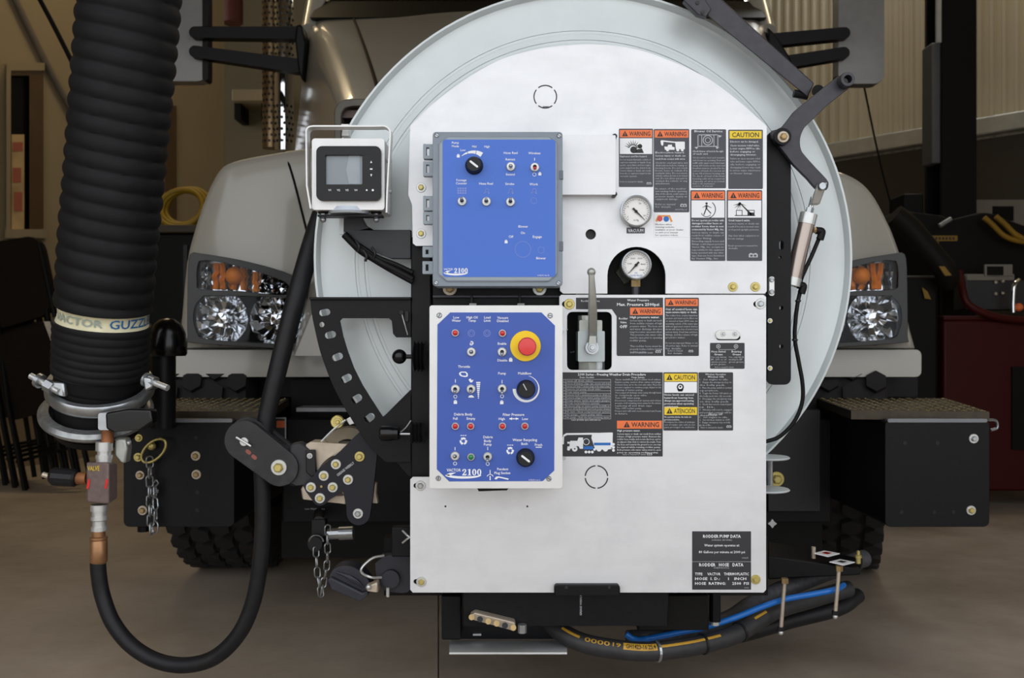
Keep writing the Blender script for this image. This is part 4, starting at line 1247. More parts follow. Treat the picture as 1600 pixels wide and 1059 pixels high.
def serif_2100(b, x, y, h, w, yd):
    """bold condensed serif digits on baseline y"""
    dw = w / 4.0
    k = dw * .94
    def P(q, ox):
        return [(ox + u * k, y - v * h) for u, v in q]
    two = [(0.02, 0), (0.9, 0), (0.96, .3), (.86, .3), (.80, .2), (.38, .2), (.62, .38), (.86, .58), (.9, .76), (.78, .94), (.5, 1.0), (.2, .95), (.04, .78), (.08, .64), (.24, .6), (.34, .7), (.3, .84), (.46, .92), (.58, .84), (.6, .68), (.46, .48), (.2, .26), (.02, .08)]
    b.flat(P(two, x), yd)
    one = [(.12, 0), (.9, 0), (.9, .07), (.72, .1), (.72, 1.0), (.6, 1.0), (.14, .88), (.14, .82), (.36, .84), (.36, .1), (.12, .07)]
    b.flat(P(one, x + dw), yd)
    for i in (2, 3):
        o_ = [(.48 + .46 * math.cos(t * math.pi / 12), .5 + .5 * math.sin(t * math.pi / 12)) for t in range(24)]
        h_ = [(.48 + .15 * math.cos(t * math.pi / 12), .5 + .40 * math.sin(t * math.pi / 12)) for t in range(24)]
        b.flat(P(o_, x + dw * i), yd, [P(h_, x + dw * i)])
def recycle(b, x, y, s, yd):
    for k in range(3):
        a0 = 90 + 120 * k
        b.flat(arc(x, y, s, a0 - 46, a0 + 30, 5) + arc(x, y, s * .5, a0 + 30, a0 - 46, 5), yd)
        a = math.radians(a0 + 30)
        t_ = math.radians(a0 + 62)
        b.flat([(x + s * 1.2 * math.cos(a), y - s * 1.2 * math.sin(a)), (x + s * .75 * math.cos(t_), y - s * .75 * math.sin(t_)), (x + s * .3 * math.cos(a), y - s * .3 * math.sin(a))], yd)

# upper grey enclosure with the blue overlay in its lit tone
Y1 = -.09
E1 = thing('control_box', 'upper grey enclosure with bright blue switch panel and hinges', 'control box', W(777, 447, -.04))
MB().rbox(676, 206, 879, 447, 5, Y1 + .014, .076).build('enclosure_body', 'greybox', E1, bevel=.002)
MB().rbox(676.5, 206.5, 879, 447, 6, Y1 + .004, .010).build('lid_rim', mat('grey_lid_rim', (128, 138, 150), .4), E1, bevel=.0015)
lid = [(699, 213), (858, 213), (871, 224), (871, 428), (858, 440), (698, 440), (684, 428), (685, 224)]
MB().prism(lid, (), Y1, .006).build('lid', 'greybox', E1, bevel=.003)
MB().rbox(691.5, 218, 868, 432.5, 5, Y1 - .0008, .0008).build('overlay', 'bluelabel', E1)
for (x, y_) in ((682.5, 211.5), (873.5, 212), (681.5, 441.5), (872.5, 442)):
    inst('screw', SCREW, E1, W(x, y_, Y1 + .004), 3.6 * S(Y1), (0, .6, 0))
for (y0, y1) in ((225, 248), (252, 275), (306, 329), (331, 350), (385, 402), (408, 428)):
    x0 = 661 if y0 < 380 else 660
    hg = MB().prism(rrect(x0, y0, 677, y1, 1.5, 2), [[(x0 + 5, y0 + 5), (x0 + 9.5, y0 + 5), (x0 + 9.5, y1 - 5), (x0 + 5, y1 - 5)]], Y1 + .03, .018).build('hinge', 'greybox', E1, bevel=.0008)
    MB().cyl(W(x0 + 2.5, y0, Y1 + .036), W(x0 + 2.5, y1, Y1 + .036), .0025, n=8).build('hinge_pin', 'greybox', hg)
for (y0, y1) in ((266, 280), (377, 392)):
    MB().pbox(874, y0, 880, y1, Y1 + .002, .012).build('latch', mat('grey_latch', (96, 104, 116), .4), E1, bevel=.0008)
yt = Y1 - .0013
yp = Y1 - .001
knob(E1, 741, 259, yp, 14, -38)
for (x, y_, m_, up) in ((798, 260.5, 'steel', -.2), (835.5, 261.5, 'redlens', -.6), (722, 314.5, 'steel', .3), (760, 315, 'steel', .2), (797.5, 315.5, 'steel', .3)):
    toggle(E1, x, y_, yp, up, m_)
b = MB()
for (s, x, y_, h) in (('Pump', 711.5, 224.5, 3.4), ('Mode', 711.5, 230, 3.4), ('Low', 723.5, 236, 3.2), ('Mid', 741, 230.5, 3.2), ('High', 761, 230.5, 3.2), ('Hose Reel', 798, 240.5, 3.6), ('Retract', 797.5, 250.5, 3.4), ('Extend', 797.5, 274, 3.4), ('Wireless', 835, 241, 3.6), ('Footage', 721, 283, 3.4), ('Counter', 721, 288, 3.4), ('Hose Reel', 759.5, 288.5, 3.6), ('Strobe', 796.5, 289, 3.6), ('Work', 834, 289.5, 3.6), ('Blower', 817.5, 355.5, 3.6), ('On', 817, 365.5, 3.6), ('Off', 798.5, 371.5, 3.6), ('Engage', 839.5, 371.5, 3.6), ('Blower', 845.5, 405, 3.6)):
    b.text(s, x, y_, h, yt, 'c', bold=.012)
b.text('2100-PU Rev B', 849, 432 - 1, 2, yt, 'c', w=18)
b.text('VACTOR', 700.5, 422, 3.0, yt, 'c', w=14, bold=.012)
serif_2100(b, 709.5, 426.5, 7.8, 22, yt)
oval_logo(b, 693, 731, 425.8, yt, .72)
for (x, y_, s_) in ((716, 243.5, 4.2), (843.5, 271.5, 4.2), (790.8, 377.5, 4.2)):
    padlock(b, x, y_, s_, yt)
b.rect(834.8, 246.5, 835.8, 251, yt)
ring(b, 835, 272.5, 3, .7, yt)
for (a0, a1, t0, t1) in ((140, 116, .6, 3), (114, 84, 3.2, 5.4), (82, 58, 5.6, 7.8)):
    n_ = 6
    o_ = [(741 + (26 + t0 * .0) * math.cos(math.radians(a0 + (a1 - a0) * i / n_)), 259 - 24 * math.sin(math.radians(a0 + (a1 - a0) * i / n_))) for i in range(n_ + 1)]
    i_ = [(741 + (26 - (t0 + (t1 - t0) * i / n_)) * math.cos(math.radians(a0 + (a1 - a0) * i / n_)), 259 - (24 - (t0 + (t1 - t0) * i / n_)) * math.sin(math.radians(a0 + (a1 - a0) * i / n_))) for i in range(n_, -1, -1)]
    b.flat(o_ + i_, yt)
build_clusters(b, 'lettering', 'white', E1)
b = MB()
ring(b, 817, 389.5, 12.6, .7, yt, 40); ring(b, 845.5, 390.5, 5.2, .6, yt); ring(b, 834, 313.5, 5, .6, yt)
for i in range(3):
    for j in range(4):
        b.rect(714.5 + j * 3.8, 293 + i * 3.6, 717.4 + j * 3.8, 295.6 + i * 3.6, yt)
for x in (760, 797.5, 834):
    ring(b, x + 1, 297.5, 3.2, .7, yt, 14); b.flat([(x - 4.5, 302.5), (x - 3.8, 301.2), (x, 299), (x + .2, 300.2)], yt); b.rect(x + 3, 300, x + 4.5, 303, yt)
build_clusters(b, 'symbol', 'paleblue', E1, .003)

# lower aluminium box with the shade-darkened blue overlay
Y2 = -.11
E2 = thing('control_box', 'lower aluminium control box with shade-darkened blue panel and stop button', 'control box', W(775, 763, -.05))
MB().rbox(671, 477, 879, 763, 4, Y2, .105).build('box_body', 'alubox', E2, bevel=.0025, seg=3)
o_ = [(703.5, 488), (846, 488), (867, 508.5), (866, 735), (848, 751.5), (702, 752), (682.5, 733), (683.5, 507)]
MB().prism(o_, (), Y2 - .0007, .0007).build('overlay', 'bluelabel_shade', E2)
for (x, y_) in ((686.5, 492.5), (859.5, 493), (685, 747), (857.5, 747.5)):
    inst('screw', SCREW, E2, W(x, y_, Y2), 4.2 * S(Y2), (0, random.uniform(0, 2), 0))
yp, yt = Y2 - .0008, Y2 - .0012
for (x, y_, m_) in ((711.5, 520, 'redlens'), (785, 520.5, 'redlens'), (711.5, 665.5, 'redlens'), (735.5, 665.5, 'redlens'), (785, 665.5, 'redlens'), (820, 665.5, 'redlens'), (736, 713.5, 'green')):
    pilot(E2, x, y_, yp, m_)
for (x, y_, up) in ((736.5, 549.5, .1), (784.5, 549.5, -.5), (711.5, 607.5, -.5), (736, 607.5, -.4), (784.5, 607, -.9), (711, 712, .2), (762, 713, -.7)):
    toggle(E2, x, y_, yp, up)
knob(E2, 822, 607.5, yp, 14.5, 118, True)
knob(E2, 821, 714.5, yp, 14.5, -38)
# stop button
c = W(821, 540.5, yp); s = S(yp)
sb = MB().lathe([(24 * s, 0), (24 * s, -.002), (23.4 * s, -.003), (0, -.003)], c, (0, 1, 0), 40).build('stop_button', 'estopy', E2, smooth=35)
fc = (D0 + yp) / (D0 + yp - .03)
c2 = W(800 + 23 * fc, 529.5 + 11.5 * fc, yp)
MB().lathe([(8 * s, -.003), (8 * s, -.014), (13.4 * s, -.016), (14.3 * s, -.020), (14.2 * s, -.026), (12.6 * s, -.030), (8 * s, -.0312), (0, -.0316)], c2, (0, 1, 0), 32).build('mushroom_head', 'red', sb, smooth=50)
b = MB()
for (t_, x, y_, h) in (('Low', 713, 497.5, 3.6), ('Water', 713, 502.5, 3.6), ('High Oil', 737.5, 497.5, 3.6), ('Temp', 737.5, 502.5, 3.6), ('Load', 761.5, 497.5, 3.6), ('Limit', 761.5, 502.5, 3.6), ('Vacuum', 785.5, 498, 3.6), ('Disabled', 785.5, 503, 3.6), ('Enable', 784.5, 538.5, 3.6), ('Disable', 785, 564.5, 3.6), ('Throttle', 725, 574.5, 3.8), ('Pump', 784.5, 585, 3.8), ('Multiflow', 820, 585, 3.8), ('Debris Body', 724, 649, 3.9), ('Full', 711.5, 655.5, 3.7), ('Empty', 736, 655.5, 3.7), ('Filter Pressure', 802.5, 649.5, 3.9), ('High', 784, 656, 3.7), ('Low', 820.5, 656, 3.7), ('Debris', 762.5, 684.5, 3.8), ('Body', 762, 690.5, 3.8), ('Pump', 762, 696, 3.8), ('Water Recycling', 820, 689, 3.9), ('Both', 819.5, 695, 3.7), ('Fresh', 841.5, 696.5, 3.7), ('Pendant', 785.5, 734.5, 3.7), ('Plug Socket', 785, 740.5, 3.7)):
    b.text(t_, x, y_, h, yt, 'c', bold=.014)
b.text('2100-JPC rev C', 835, 750.6, 2, yt, 'c', w=18)
b.text('VACTOR', 709, 736.5, 4.4, yt, 'c', w=22, bold=.012)
serif_2100(b, 722, 742.5, 10, 31, yt)
oval_logo(b, 695.5, 752, 742, yt, .9)
for (x, y_) in ((798, 562), (711.5, 628), (784, 628.5)):
    padlock(b, x, y_, 4.8, yt)
for (x, y_) in ((711.5, 595), (784.5, 596), (711, 701), (762, 700.5)):
    b.rect(x - .5, y_ - 2.6, x + .5, y_ + 2.6, yt)
for (x, y_) in ((711.5, 619.5), (784.5, 619), (711, 724), (762, 724.5)):
    ring(b, x, y_, 2.9, .8, yt, 16)
# engine symbol, hare, tortoise, wedge scale
b.flat([(717, 583), (720, 580.5), (728, 580.5), (731, 583.5), (731, 588), (727, 589), (721, 588), (718, 586)], yt, [[(719.5, 583.5), (721, 582), (727, 582), (729, 584.5), (728, 587), (722, 586.5)]])
b.flat([(732, 593), (735, 591), (737, 594), (740, 593), (738, 597), (735, 597.5)], yt)
b.flat([(731.5, 621), (733, 618), (737, 617), (740, 619), (741, 621)], yt)
for k in range(9):
    w_ = 3.4 - k * .34
    b.rect(747.5 - w_, 596.5 + k * 3.0, 747.5 + w_ * .9, 598.6 + k * 3.0, yt)
b.flat(arc(736.5, 536, 3.4, -150, 120, 12) + arc(736.5, 536, 2.0, 120, -150, 12), yt); b.rect(734, 535.6, 739, 536.6, yt)
# multiflow arc growing thicker
n_ = 30
o_ = [(822 + 21 * math.cos(math.radians(78 - 258 * i / n_)), 607.5 - 21 * math.sin(math.radians(78 - 258 * i / n_))) for i in range(n_ + 1)]
i_ = [(822 + (20.4 - 4.6 * i / n_) * math.cos(math.radians(78 - 258 * i / n_)), 607.5 - (20.4 - 4.6 * i / n_) * math.sin(math.radians(78 - 258 * i / n_))) for i in range(n_, -1, -1)]
b.flat(o_ + i_, yt)
for (x, y_) in ((724, 689), (797, 704)):
    recycle(b, x, y_, 5.8, yt)
    for k in range(3):
        b.rect(x - 4.5 + k * 3.4, y_ - 9.4, x - 2 + k * 3.4, y_ - 8.2, yt)
b.flat([(796, 653), (799, 653), (799, 651.5), (801.5, 654), (799, 656.5), (799, 655), (796, 655)], yt); b.flat(circ(803, 654, 1.2, 8), yt); b.flat([(810, 653), (807, 653), (807, 651.5), (804.5, 654), (807, 656.5), (807, 655), (810, 655)], yt)
b.rect(837, 698, 846.5, 699.2, yt)
b.rect(765.2, 734, 766.4, 741, yt); b.flat(arc(765.8, 746, 5.6, 20, 160, 8) + arc(765.8, 746, 4.6, 160, 20, 8), yt); b.rect(765, 743.5, 766.6, 750, yt)
b.flat([(772.5, 748), (775, 744.5), (779, 744), (795, 747.5), (794, 749.5), (779, 746), (775.5, 749)], yt)
build_clusters(b, 'lettering', 'white', E2)
b = MB()
for x in (736.5, 761):
    ring(b, x, 520.5, 5.6, .8, yt, 20); b.flat(circ(x, 520.5, 3.2, 10), yt, [circ(x, 520.5, 2.6, 10)])
build_clusters(b, 'symbol', 'paleblue', E2)
MB().prism([(745, 762), (795, 762), (792, 766), (788, 766), (748, 767.5)], (), Y2 + .03, .02).build('bottom_clip', 'black', E2)
for y_ in (514, 716):
    MB().disc(881, y_, Y2 + .09, 3.2, .01, 8).build('side_lug', 'steel', E2)

# ------------------------------------------------------------------ monitor on its swan-neck mount
YM = -.06
MN = thing('monitor', 'small black screen monitor in a steel housing with hood bracket', 'monitor', W(546, 336, -.02))
MB().rbox(487, 216, 601, 328, 5, YM, .11).build('housing', 'alubox', MN, bevel=.003)
bz = MB().prism(rrect(494, 228, 595, 313, 9, 5), [rrect(508, 242, 566, 288, 2)], YM - .012, .012).build('bezel', 'dark', MN, bevel=.003, seg=3)
MB().rbox(506, 240, 568, 290, 1, YM - .004, .003).build('screen', 'screen', MN)
MB().prism([(545, 243), (562, 243), (563, 287), (545, 287), (541, 265)], (), YM - .0046, .0004).build('painted_glare', mat('screen_pale', (150, 158, 166), .15), MN)  # pale patch painted on the screen in place of a reflection
b = MB()
y_ = YM - .0124
b.flat([(578.5, 254.5), (581.5, 254.5), (580, 251)], y_); b.flat([(578.5, 272), (581.5, 272), (580, 276)], y_); b.rect(578, 263, 582, 265, y_)
for x, t_ in ((515, 'V1'), (529, 'V2'), (542, 'V3'), (556, 'V4')):
    b.text(t_, x, 298.5, 3, y_, 'c', bold=.01)
b.flat(circ(573, 297, 1.4, 8), y_); b.flat(circ(582.5, 297, 1.8, 8), y_)
b.build('button_marks', 'white', bz, fix=False)
def strap(pts, y, depth, w):
    """flat strip bent along a pixel path"""
    b = MB()
    inn = []
    n = len(pts)
    for i, p in enumerate(pts):
        a, c_ = pts[max(0, i - 1)], pts[min(n - 1, i + 1)]
        dx, dy = c_[0] - a[0], c_[1] - a[1]
        l = math.hypot(dx, dy) or 1
        inn.append((p[0] - dy / l * w, p[1] + dx / l * w))
    return b.prism(pts + inn[::-1], (), y, depth)
pts = [(484, 326), (478, 290), (477, 205)] + arc(486, 205, 9, 180, 90, 5) + [(490, 195.5), (585, 195.5)] + arc(598, 208, 13, 90, 0, 5) + [(606, 300), (605, 332)]
strap(pts, YM - .008, .03, 2.4).build('hood_bracket', 'alubox', MN)
MB().prism([(532, 193), (546, 193), (545, 204), (546, 213), (533, 213), (534, 204)], (), YM + .03, .02).build('clamp', 'bright', MN, bevel=.002)
for y_ in (251, 299.5):
    MB().cyl(W(604, y_, YM + .02), W(612, y_, YM + .02), .004, n=8).build('side_bolt', 'steel', MN)
MB().pbox(496, 335, 597, 338, YM + .01, .03).build('mount_plate', 'black', MN)
MB().lathe([(0, 0), (.036, 0), (.040, .004), (.036, .012), (0, .012)], W(546, 335, YM + .03), (0, 0, 1), 28).build('swivel_disc', mat('white_nylon', (200, 210, 222), .4), MN, smooth=40)
for x in (505, 588):
    MB().cyl(W(x, 345, YM + .03), W(x, 328, YM + .03), .005, n=8).build('mount_bolt', 'steel', MN)
    MB().sphere(W(x, 343, YM + .03), .006, 10).build('dome_nut', 'steel', MN, smooth=60)
    MB().cyl(W(x, 334, YM + .03), W(x, 329, YM + .03), .010, n=12).build('grommet', 'cuff', MN)
ma = MN
MB().prism([(537, 338), (565, 338), (572, 352), (584, 359), (642, 359), (642, 404), (612, 404), (585, 394), (545, 370), (537, 360)], (), .035, .02).build('mount_arm', mat('charcoal_coat', (34, 36, 42), .45), ma, bevel=.003)
MB().pbox(530, 340, 537, 366, .04, .012).build('side_tab', 'reel', ma)
for (pts, r) in (([(538, 366), (556, 384), (575, 398), (600, 413), (622, 424), (645, 436)], .0075), ([(540, 368), (560, 390), (585, 406), (612, 422), (645, 440)], .006), ([(548, 376), (565, 386), (590, 402), (620, 414), (645, 426)], .005)):
    MB().tube([W(x, y_, .022) for x, y_ in pts], r, 8).build('cable', 'cuff', ma, smooth=60)
for (x, y_) in ((572, 400), (585, 395), (560, 385)):
    MB().tube([W(x - 4, y_ - 9, .015), W(x + 1, y_, .011), W(x - 1, y_ + 8, .015)], .0025, 6).build('cable_tie', 'ink', ma)
# ------------------------------------------------------------------ right-hand upright, lever, air cylinder
RU = thing('side_upright', 'black upright bar with holes along the plates\' right edge', 'bracket', W(1220, 601, .02))
MB().prism(rrect(1199, 205, 1236, 601, 10, 5), [slot(1221, 383, 14, 7, 90), circ(1219, 402, 2.2, 10), circ(1221, 481, 3.2, 12), circ(1221, 541, 3.2, 12)], .022, .012).build('bar', 'black', RU, bevel=.0015)
MB().pbox(1230, 330, 1236, 590, .034, .05).build('bar_flange', 'black', RU, bevel=.001)
hb = MB().rbox(1202, 432, 1210, 462, 3, .008, .012).build('latch_plate', 'bright', RU, bevel=.001)
for y_ in (437, 456):
    inst('screw', SCREW, RU, W(1206, y_, .006), 3.6 * S())
for y_ in (501, 575):
    inst('bolt', BOLT, RU, W(1203, y_, .014), 4 * S())
LV = thing('crank_lever', 'black elbow shaped lever pivoted above the side upright', 'lever', W(1222, 214, .0))
o_ = [(1206, 204), (1222, 198), (1240, 175), (1260, 158), (1305, 122), (1312, 119), (1322, 121), (1327, 128), (1326, 138), (1320, 143), (1290, 167), (1270, 187), (1258, 198), (1252, 210), (1250, 222), (1252, 234), (1258, 243), (1275, 262), (1292, 280), (1295, 288), (1292, 296), (1284, 298), (1274, 293), (1262, 279), (1240, 257), (1230, 244), (1213, 222), (1206, 214)]
o_ = smooth_outline(o_, 2)
lv = MB().prism(o_, (), .004, .012).build('elbow_plate', 'anod', LV, bevel=.002)
MB().lathe([(.008, -.022), (.0135, -.022), (.0145, -.018), (.0145, .06), (.008, .06), (.0075, -.022)], W(1319, 128, .004), (0, 1, 0), 20).build('bushing', 'anod', LV, smooth=40)
MB().disc(1319, 128, -.012, 6, .05, 16).build('bushing_bore', 'ink', LV)
MB().lathe([(0, -.006), (.0165, -.006), (.0165, .012), (0, .012)], W(1222, 214, -.004), (0, 1, 0), 24).build('pivot_boss', 'black', LV, smooth=30)
inst('bolt', BOLTB, LV, W(1223.5, 214, -.010), 9 * S())
AR = thing('reel_arm', 'grey black channel arm running up over the reel rim', 'arm', W(1262, 150, .10))
MB().hexa([W(1060, -12, .05), W(1100, -26, .05), W(1272, 130, .05), W(1262, 152, .05), W(1060, -12, .09), W(1100, -26, .09), W(1272, 130, .09), W(1262, 152, .09)]).build('channel', 'anod', AR, bevel=.002)
cl = MB().prism([(1068, 0), (1090, -20), (1112, 14), (1104, 26), (1090, 22)], (), .03, .02).build('clamp_block', 'anod', AR, bevel=.002)
for (x, y_) in ((1090, 4), (1098, 19)):
    MB().disc(x, y_, .028, 3, .004, 12).build('clamp_hole', 'ink', cl)
MB().cyl(W(1278, 142, .02), W(1278, 142, .10), .012, n=14).build('pivot_pin', 'black', AR)
MB().cyl(W(1262, 150, .06), W(1240, 146, .06), .008, n=10).build('tie_rod', 'black', AR)
AC = thing('air_cylinder', 'slim silver pneumatic cylinder leaning on the reel face', 'cylinder', W(1240, 448, .03))
yc = .045
a0, a1 = W(1237, 444, yc), W(1262, 342, yc)
ax = (a1 - a0)
MB().cyl(a0, a1, 12.5 * S(yc), n=28).build('barrel', mat('cylinder_barrel', (172, 160, 152), .28, .8, .06, 20, stretch=(1, 1, .1)), AC, smooth=40)
MB().cyl(a0 - ax * .02, a0 + ax * .10, 13.2 * S(yc), n=28).build('end_cap', 'bright', AC, smooth=40)
MB().cyl(a1 - ax * .08, a1 + ax * .08, 13.4 * S(yc), n=28).build('end_cap', 'bright', AC, smooth=40)
MB().cyl(a1 + ax * .08, a1 + ax * .17, 6 * S(yc), n=6).build('rod_nut', 'steel', AC)
MB().cyl(a1 + ax * .17, a1 + ax * .33, 4 * S(yc), n=14).build('rod', 'chrome', AC, smooth=40)
k0, k1 = W(1272, 320, .02), W(1284, 290, -.002)
MB().hexa([k0 + Vector((-.008, -.006, 0)), k0 + Vector((.010, -.006, 0)), k1 + Vector((.010, -.008, .006)), k1 + Vector((-.010, -.008, .002)), k0 + Vector((-.008, .010, 0)), k0 + Vector((.010, .010, 0)), k1 + Vector((.010, .002, .006)), k1 + Vector((-.010, .002, .002))]).build('clevis', 'bright', AC, bevel=.003)
MB().lathe([(0, -.006), (.0065, -.006), (.0085, -.002), (.0085, .008), (0, .008)], W(1284, 291, -.006), (0, 1, 0), 18).build('clevis_pin', 'steel', AC, smooth=30)
AH = thing('air_line', 'thin black air line curving down from the silver cylinder', 'air line', W(1205, 690, .05))
MB().tube([W(1279, 374, .05), W(1268, 400, .045), W(1255, 428, .045), W(1250, 442, .05)], .0042, 8).build('tube', 'cuff', AH, smooth=60)
MB().tube([W(1252, 450, .05), W(1247, 470, .045), W(1243, 500, .045), W(1242, 530, .045), W(1248, 565, .045), W(1254, 600, .045), W(1253, 630, .05), W(1240, 660, .055), W(1218, 682, .06), W(1196, 690, .06)], .0042, 8).build('tube', 'cuff', AH, smooth=60)
for (xa, ya, xb, yb, xc, yc2) in ((1275, 360, 1284, 361, 1281, 374), (1246, 445, 1255, 446, 1252, 458)):
    MB().tube([W(xa, ya, .045), W(xb - 1, yb, .045), W(xb, yb + 3, .045), W(xc, yc2, .045)], .0075, 10, 4).build('elbow_fitting', 'cuff', AH, smooth=50)
    MB().cyl(W(xa - 4, ya - 1, .045), W(xa + 1, ya, .045), .006, n=8).build('brass_nut', 'brass', AH)
for (x, y_) in ((1247, 470), (1242, 531)):
    MB().lathe([(.0055, -.002), (.0062, 0), (.0055, .002)], W(x, y_, .045), (0, 0, 1), 12).build('cable_tie', 'ink', AH)
# small shelves peeking out right of the lower plate
tb = thing('round_shim', 'pair of thin white round plates beside the lower plate\'s right edge', 'plate', W(1213, 766, .06))
for y_ in (716, 766):
    MB().lathe([(0, 0), (.044, 0), (.046, .002), (.044, .004), (0, .004)], W(1198, y_, .07), (0, 0, 1), 28).build('disc_plate', 'reel', tb, smooth=40)
MB().cyl(W(1203, 758, .07), W(1203, 720, .07), .006, n=8).build('spacer', 'steel', tb)

# ------------------------------------------------------------------ sector plate and control levers left of the boxes
SP = thing('sector_plate', 'black slotted sector plate left of the control boxes', 'bracket', W(560, 700, .03))
left_edge = [(485, 466), (487, 490), (492, 515), (499, 545), (508, 572), (519, 600), (533, 628), (548, 653), (565, 680), (582, 702), (602, 722)]
left_edge = [(p.x, p.y) for p in spline([Vector((x, y_, 0)) for x, y_ in left_edge], 3)]
o_ = [(642, 466)] + left_edge + [(642, 722)]
win = [(531, 501), (535, 497), (608, 497), (612, 501), (614, 521), (619, 527), (642.5, 527)]
# the window is open to the right, so the plate is a C outline
o_ = left_edge + [(642, 722), (642, 617), (598, 651), (583, 628), (566, 601), (553, 575), (543, 548), (536, 525), (531, 501), (535, 497), (608, 497), (612, 501), (614, 521), (619, 527), (642, 527), (642, 466)]
holes = [slot(507, 488, 18, 10.5, 8), circ(502.5, 507, 4.2, 12), slot(516, 523, 18, 11, 12), slot(527, 557.5, 18, 11, 20), slot(541, 591, 18.5, 11.5, 27), slot(557, 623, 18.5, 11.5, 32), slot(577, 653, 18.5, 11.5, 38)]
MB().prism(o_, holes, .03, .006).build('plate', 'black', SP, bevel=.0012)
MB().pbox(483, 464, 642, 468, .022, .04).build('top_flange', 'black', SP, bevel=.001)
MB().tube([W(627, 487, .025), W(632, 505, .02), W(637, 523, .025)], .0012, 6).build('spring_wire', 'bright', SP)
MB().disc(627, 488, .022, 3.4, .008, 12).build('wire_stud', 'dark', SP)
MB().rbox(633, 486, 638, 502, 2, .022, .008).build('wire_catch', 'dark', SP)
def boot(parent, px, py, y, h):
    prof = []
    for k in range(9):
        prof += [((h if k % 2 else h * .8), k * .0035)]
    return MB().lathe([(0, 0)] + prof + [(0, .03)], W(px, py, y), (1, 0, 0), 20).build('boot', 'cuff', parent, smooth=40)
l1 = thing('ball_lever', 'black ball knob lever beside the lower control box', 'lever', W(636, 570, -.02))
MB().sphere(W(624, 557, -.02), 11.5 * S(), 20).build('ball_knob', 'gloss', l1, smooth=60)
MB().cyl(W(633, 557, -.02), W(650, 557, -.02), .0045, n=10).build('shaft', 'dark', l1)
boot(l1, 645, 557, -.02, .03)
l2 = thing('handle_lever', 'black cylindrical handle lever low beside the lower control box', 'lever', W(630, 692, -.02))
MB().lathe([(0, 0), (.009, .0), (.0145, .004), (.0145, .022), (.0125, .026), (.0125, .036), (.008, .04), (0, .04)], W(593, 677, -.02), (1, 0, 0), 22).build('handle', 'gloss', l2, smooth=40)
MB().cyl(W(622, 678, -.02), W(648, 678, -.02), .0025, n=8).build('shaft', 'steel', l2)
boot(l2, 642, 676, -.02, .021)
MB().tube([W(626, 675, -.01), W(634, 668, .0), W(642, 657, .01)], .0012, 6).build('wire', 'bright', l2)

# ------------------------------------------------------------------ hose guide
HG = thing('hose_guide', 'dark linked hose guide arm with bearing block and bolts', 'hose guide', W(500, 820, .08))
yg = .06
MB().prism(dogbone(381, 688, 31, 437, 731, 29), (), yg, .02).build('front_link', mat('link_charcoal', (27, 27, 30), .5, 0, .2, 60, .05, dirt=((54, 54, 57), 30, .5, .85)), HG, bevel=.006, seg=3)
MB().prism(dogbone(388, 683, 32, 444, 726, 30), (), yg + .075, .02).build('rear_link', MATS['link_charcoal'], HG, bevel=.004)
MB().cyl(W(388, 685, yg + .02), W(388, 685, yg + .075), 31 * S(yg), n=28).build('guide_roller', 'rubber2', HG, smooth=40)
MB().cyl(W(440, 724, yg + .02), W(440, 724, yg + .075), 29 * S(yg), n=28).build('guide_roller', 'rubber2', HG, smooth=40)
MB().prism([(452, 694), (470, 690), (484, 702), (494, 708), (494, 742), (482, 757), (456, 760), (440, 752)], (), yg + .008, .03).build('swing_link', mat('swing_link_grey', (38, 38, 42), .5), HG, bevel=.006)
MB().prism([(477, 703), (492, 703), (494, 740), (486, 745), (478, 738)], (), yg - .004, .012).build('hinge_lug', 'dark', HG, bevel=.002)
inst('bolt', BOLTS, HG, W(484, 712, yg - .004), 4.5 * S())
bolt(HG, 436, 730, yg, 12.5)
MB().disc(381, 690, yg - .006, 6.5, .012, 16).build('pin_head', 'bright', HG)
MB().cyl(W(369, 683, yg - .01), W(392, 697, yg - .01), .0024, n=8).build('cotter_pin', 'bright', HG)
for (x, y_) in ((388, 706), (397, 714)):
    MB().prism(slot(x, y_, 10, 6, -40), (), yg - .0008, .001).build('red_mark', mat('red_oxide', (140, 78, 66), .6), HG)
MB().prism([(478, 694), (485, 690), (548, 694), (548, 706), (528, 722), (492, 745), (478, 740)], [arc(531, 745, 34, 180, 95, 8) + [(531, 730), (505, 742)]], yg + .012, .05).build('bearing_block', 'tan', HG, bevel=.003)
MB().prism([(470, 764), (478, 748), (540, 750), (542, 788), (472, 780)], (), yg + .014, .04).build('lower_block', 'tan', HG, bevel=.003)
MB().cyl(W(531, 742, yg + .018), W(531, 742, yg + .05), 33 * S(yg), n=30).build('bearing_seat', mat('worn_bearing', (104, 86, 74), .5, .5), HG, smooth=40)
MB().prism(arc(543, 708, 41, 150, 20, 12) + arc(543, 708, 22, 20, 150, 12), (), yg + .03, .03).build('bearing_cap', mat('grey_cast_cap', (120, 110, 92), .5, .4), HG, bevel=.002)
MB().prism([(540, 655), (552, 648), (560, 660), (546, 664)], (), yg + .01, .02).build('cap_lug', 'bright', HG, bevel=.001)
MB().tube([W(502, 690, yg), W(520, 672, yg), W(540, 656, yg)], .0022, 6).build('retaining_wire', 'bright', HG)
MB().lathe([(0, -.004), (.012, -.004), (.0135, -.001), (.0135, .006), (0, .006)], W(527, 659, yg + .005), (0, 1, 0), 24).build('gold_washer', 'gold', HG, smooth=30)
bolt(HG, 528, 659, yg, 6, BOLTG)
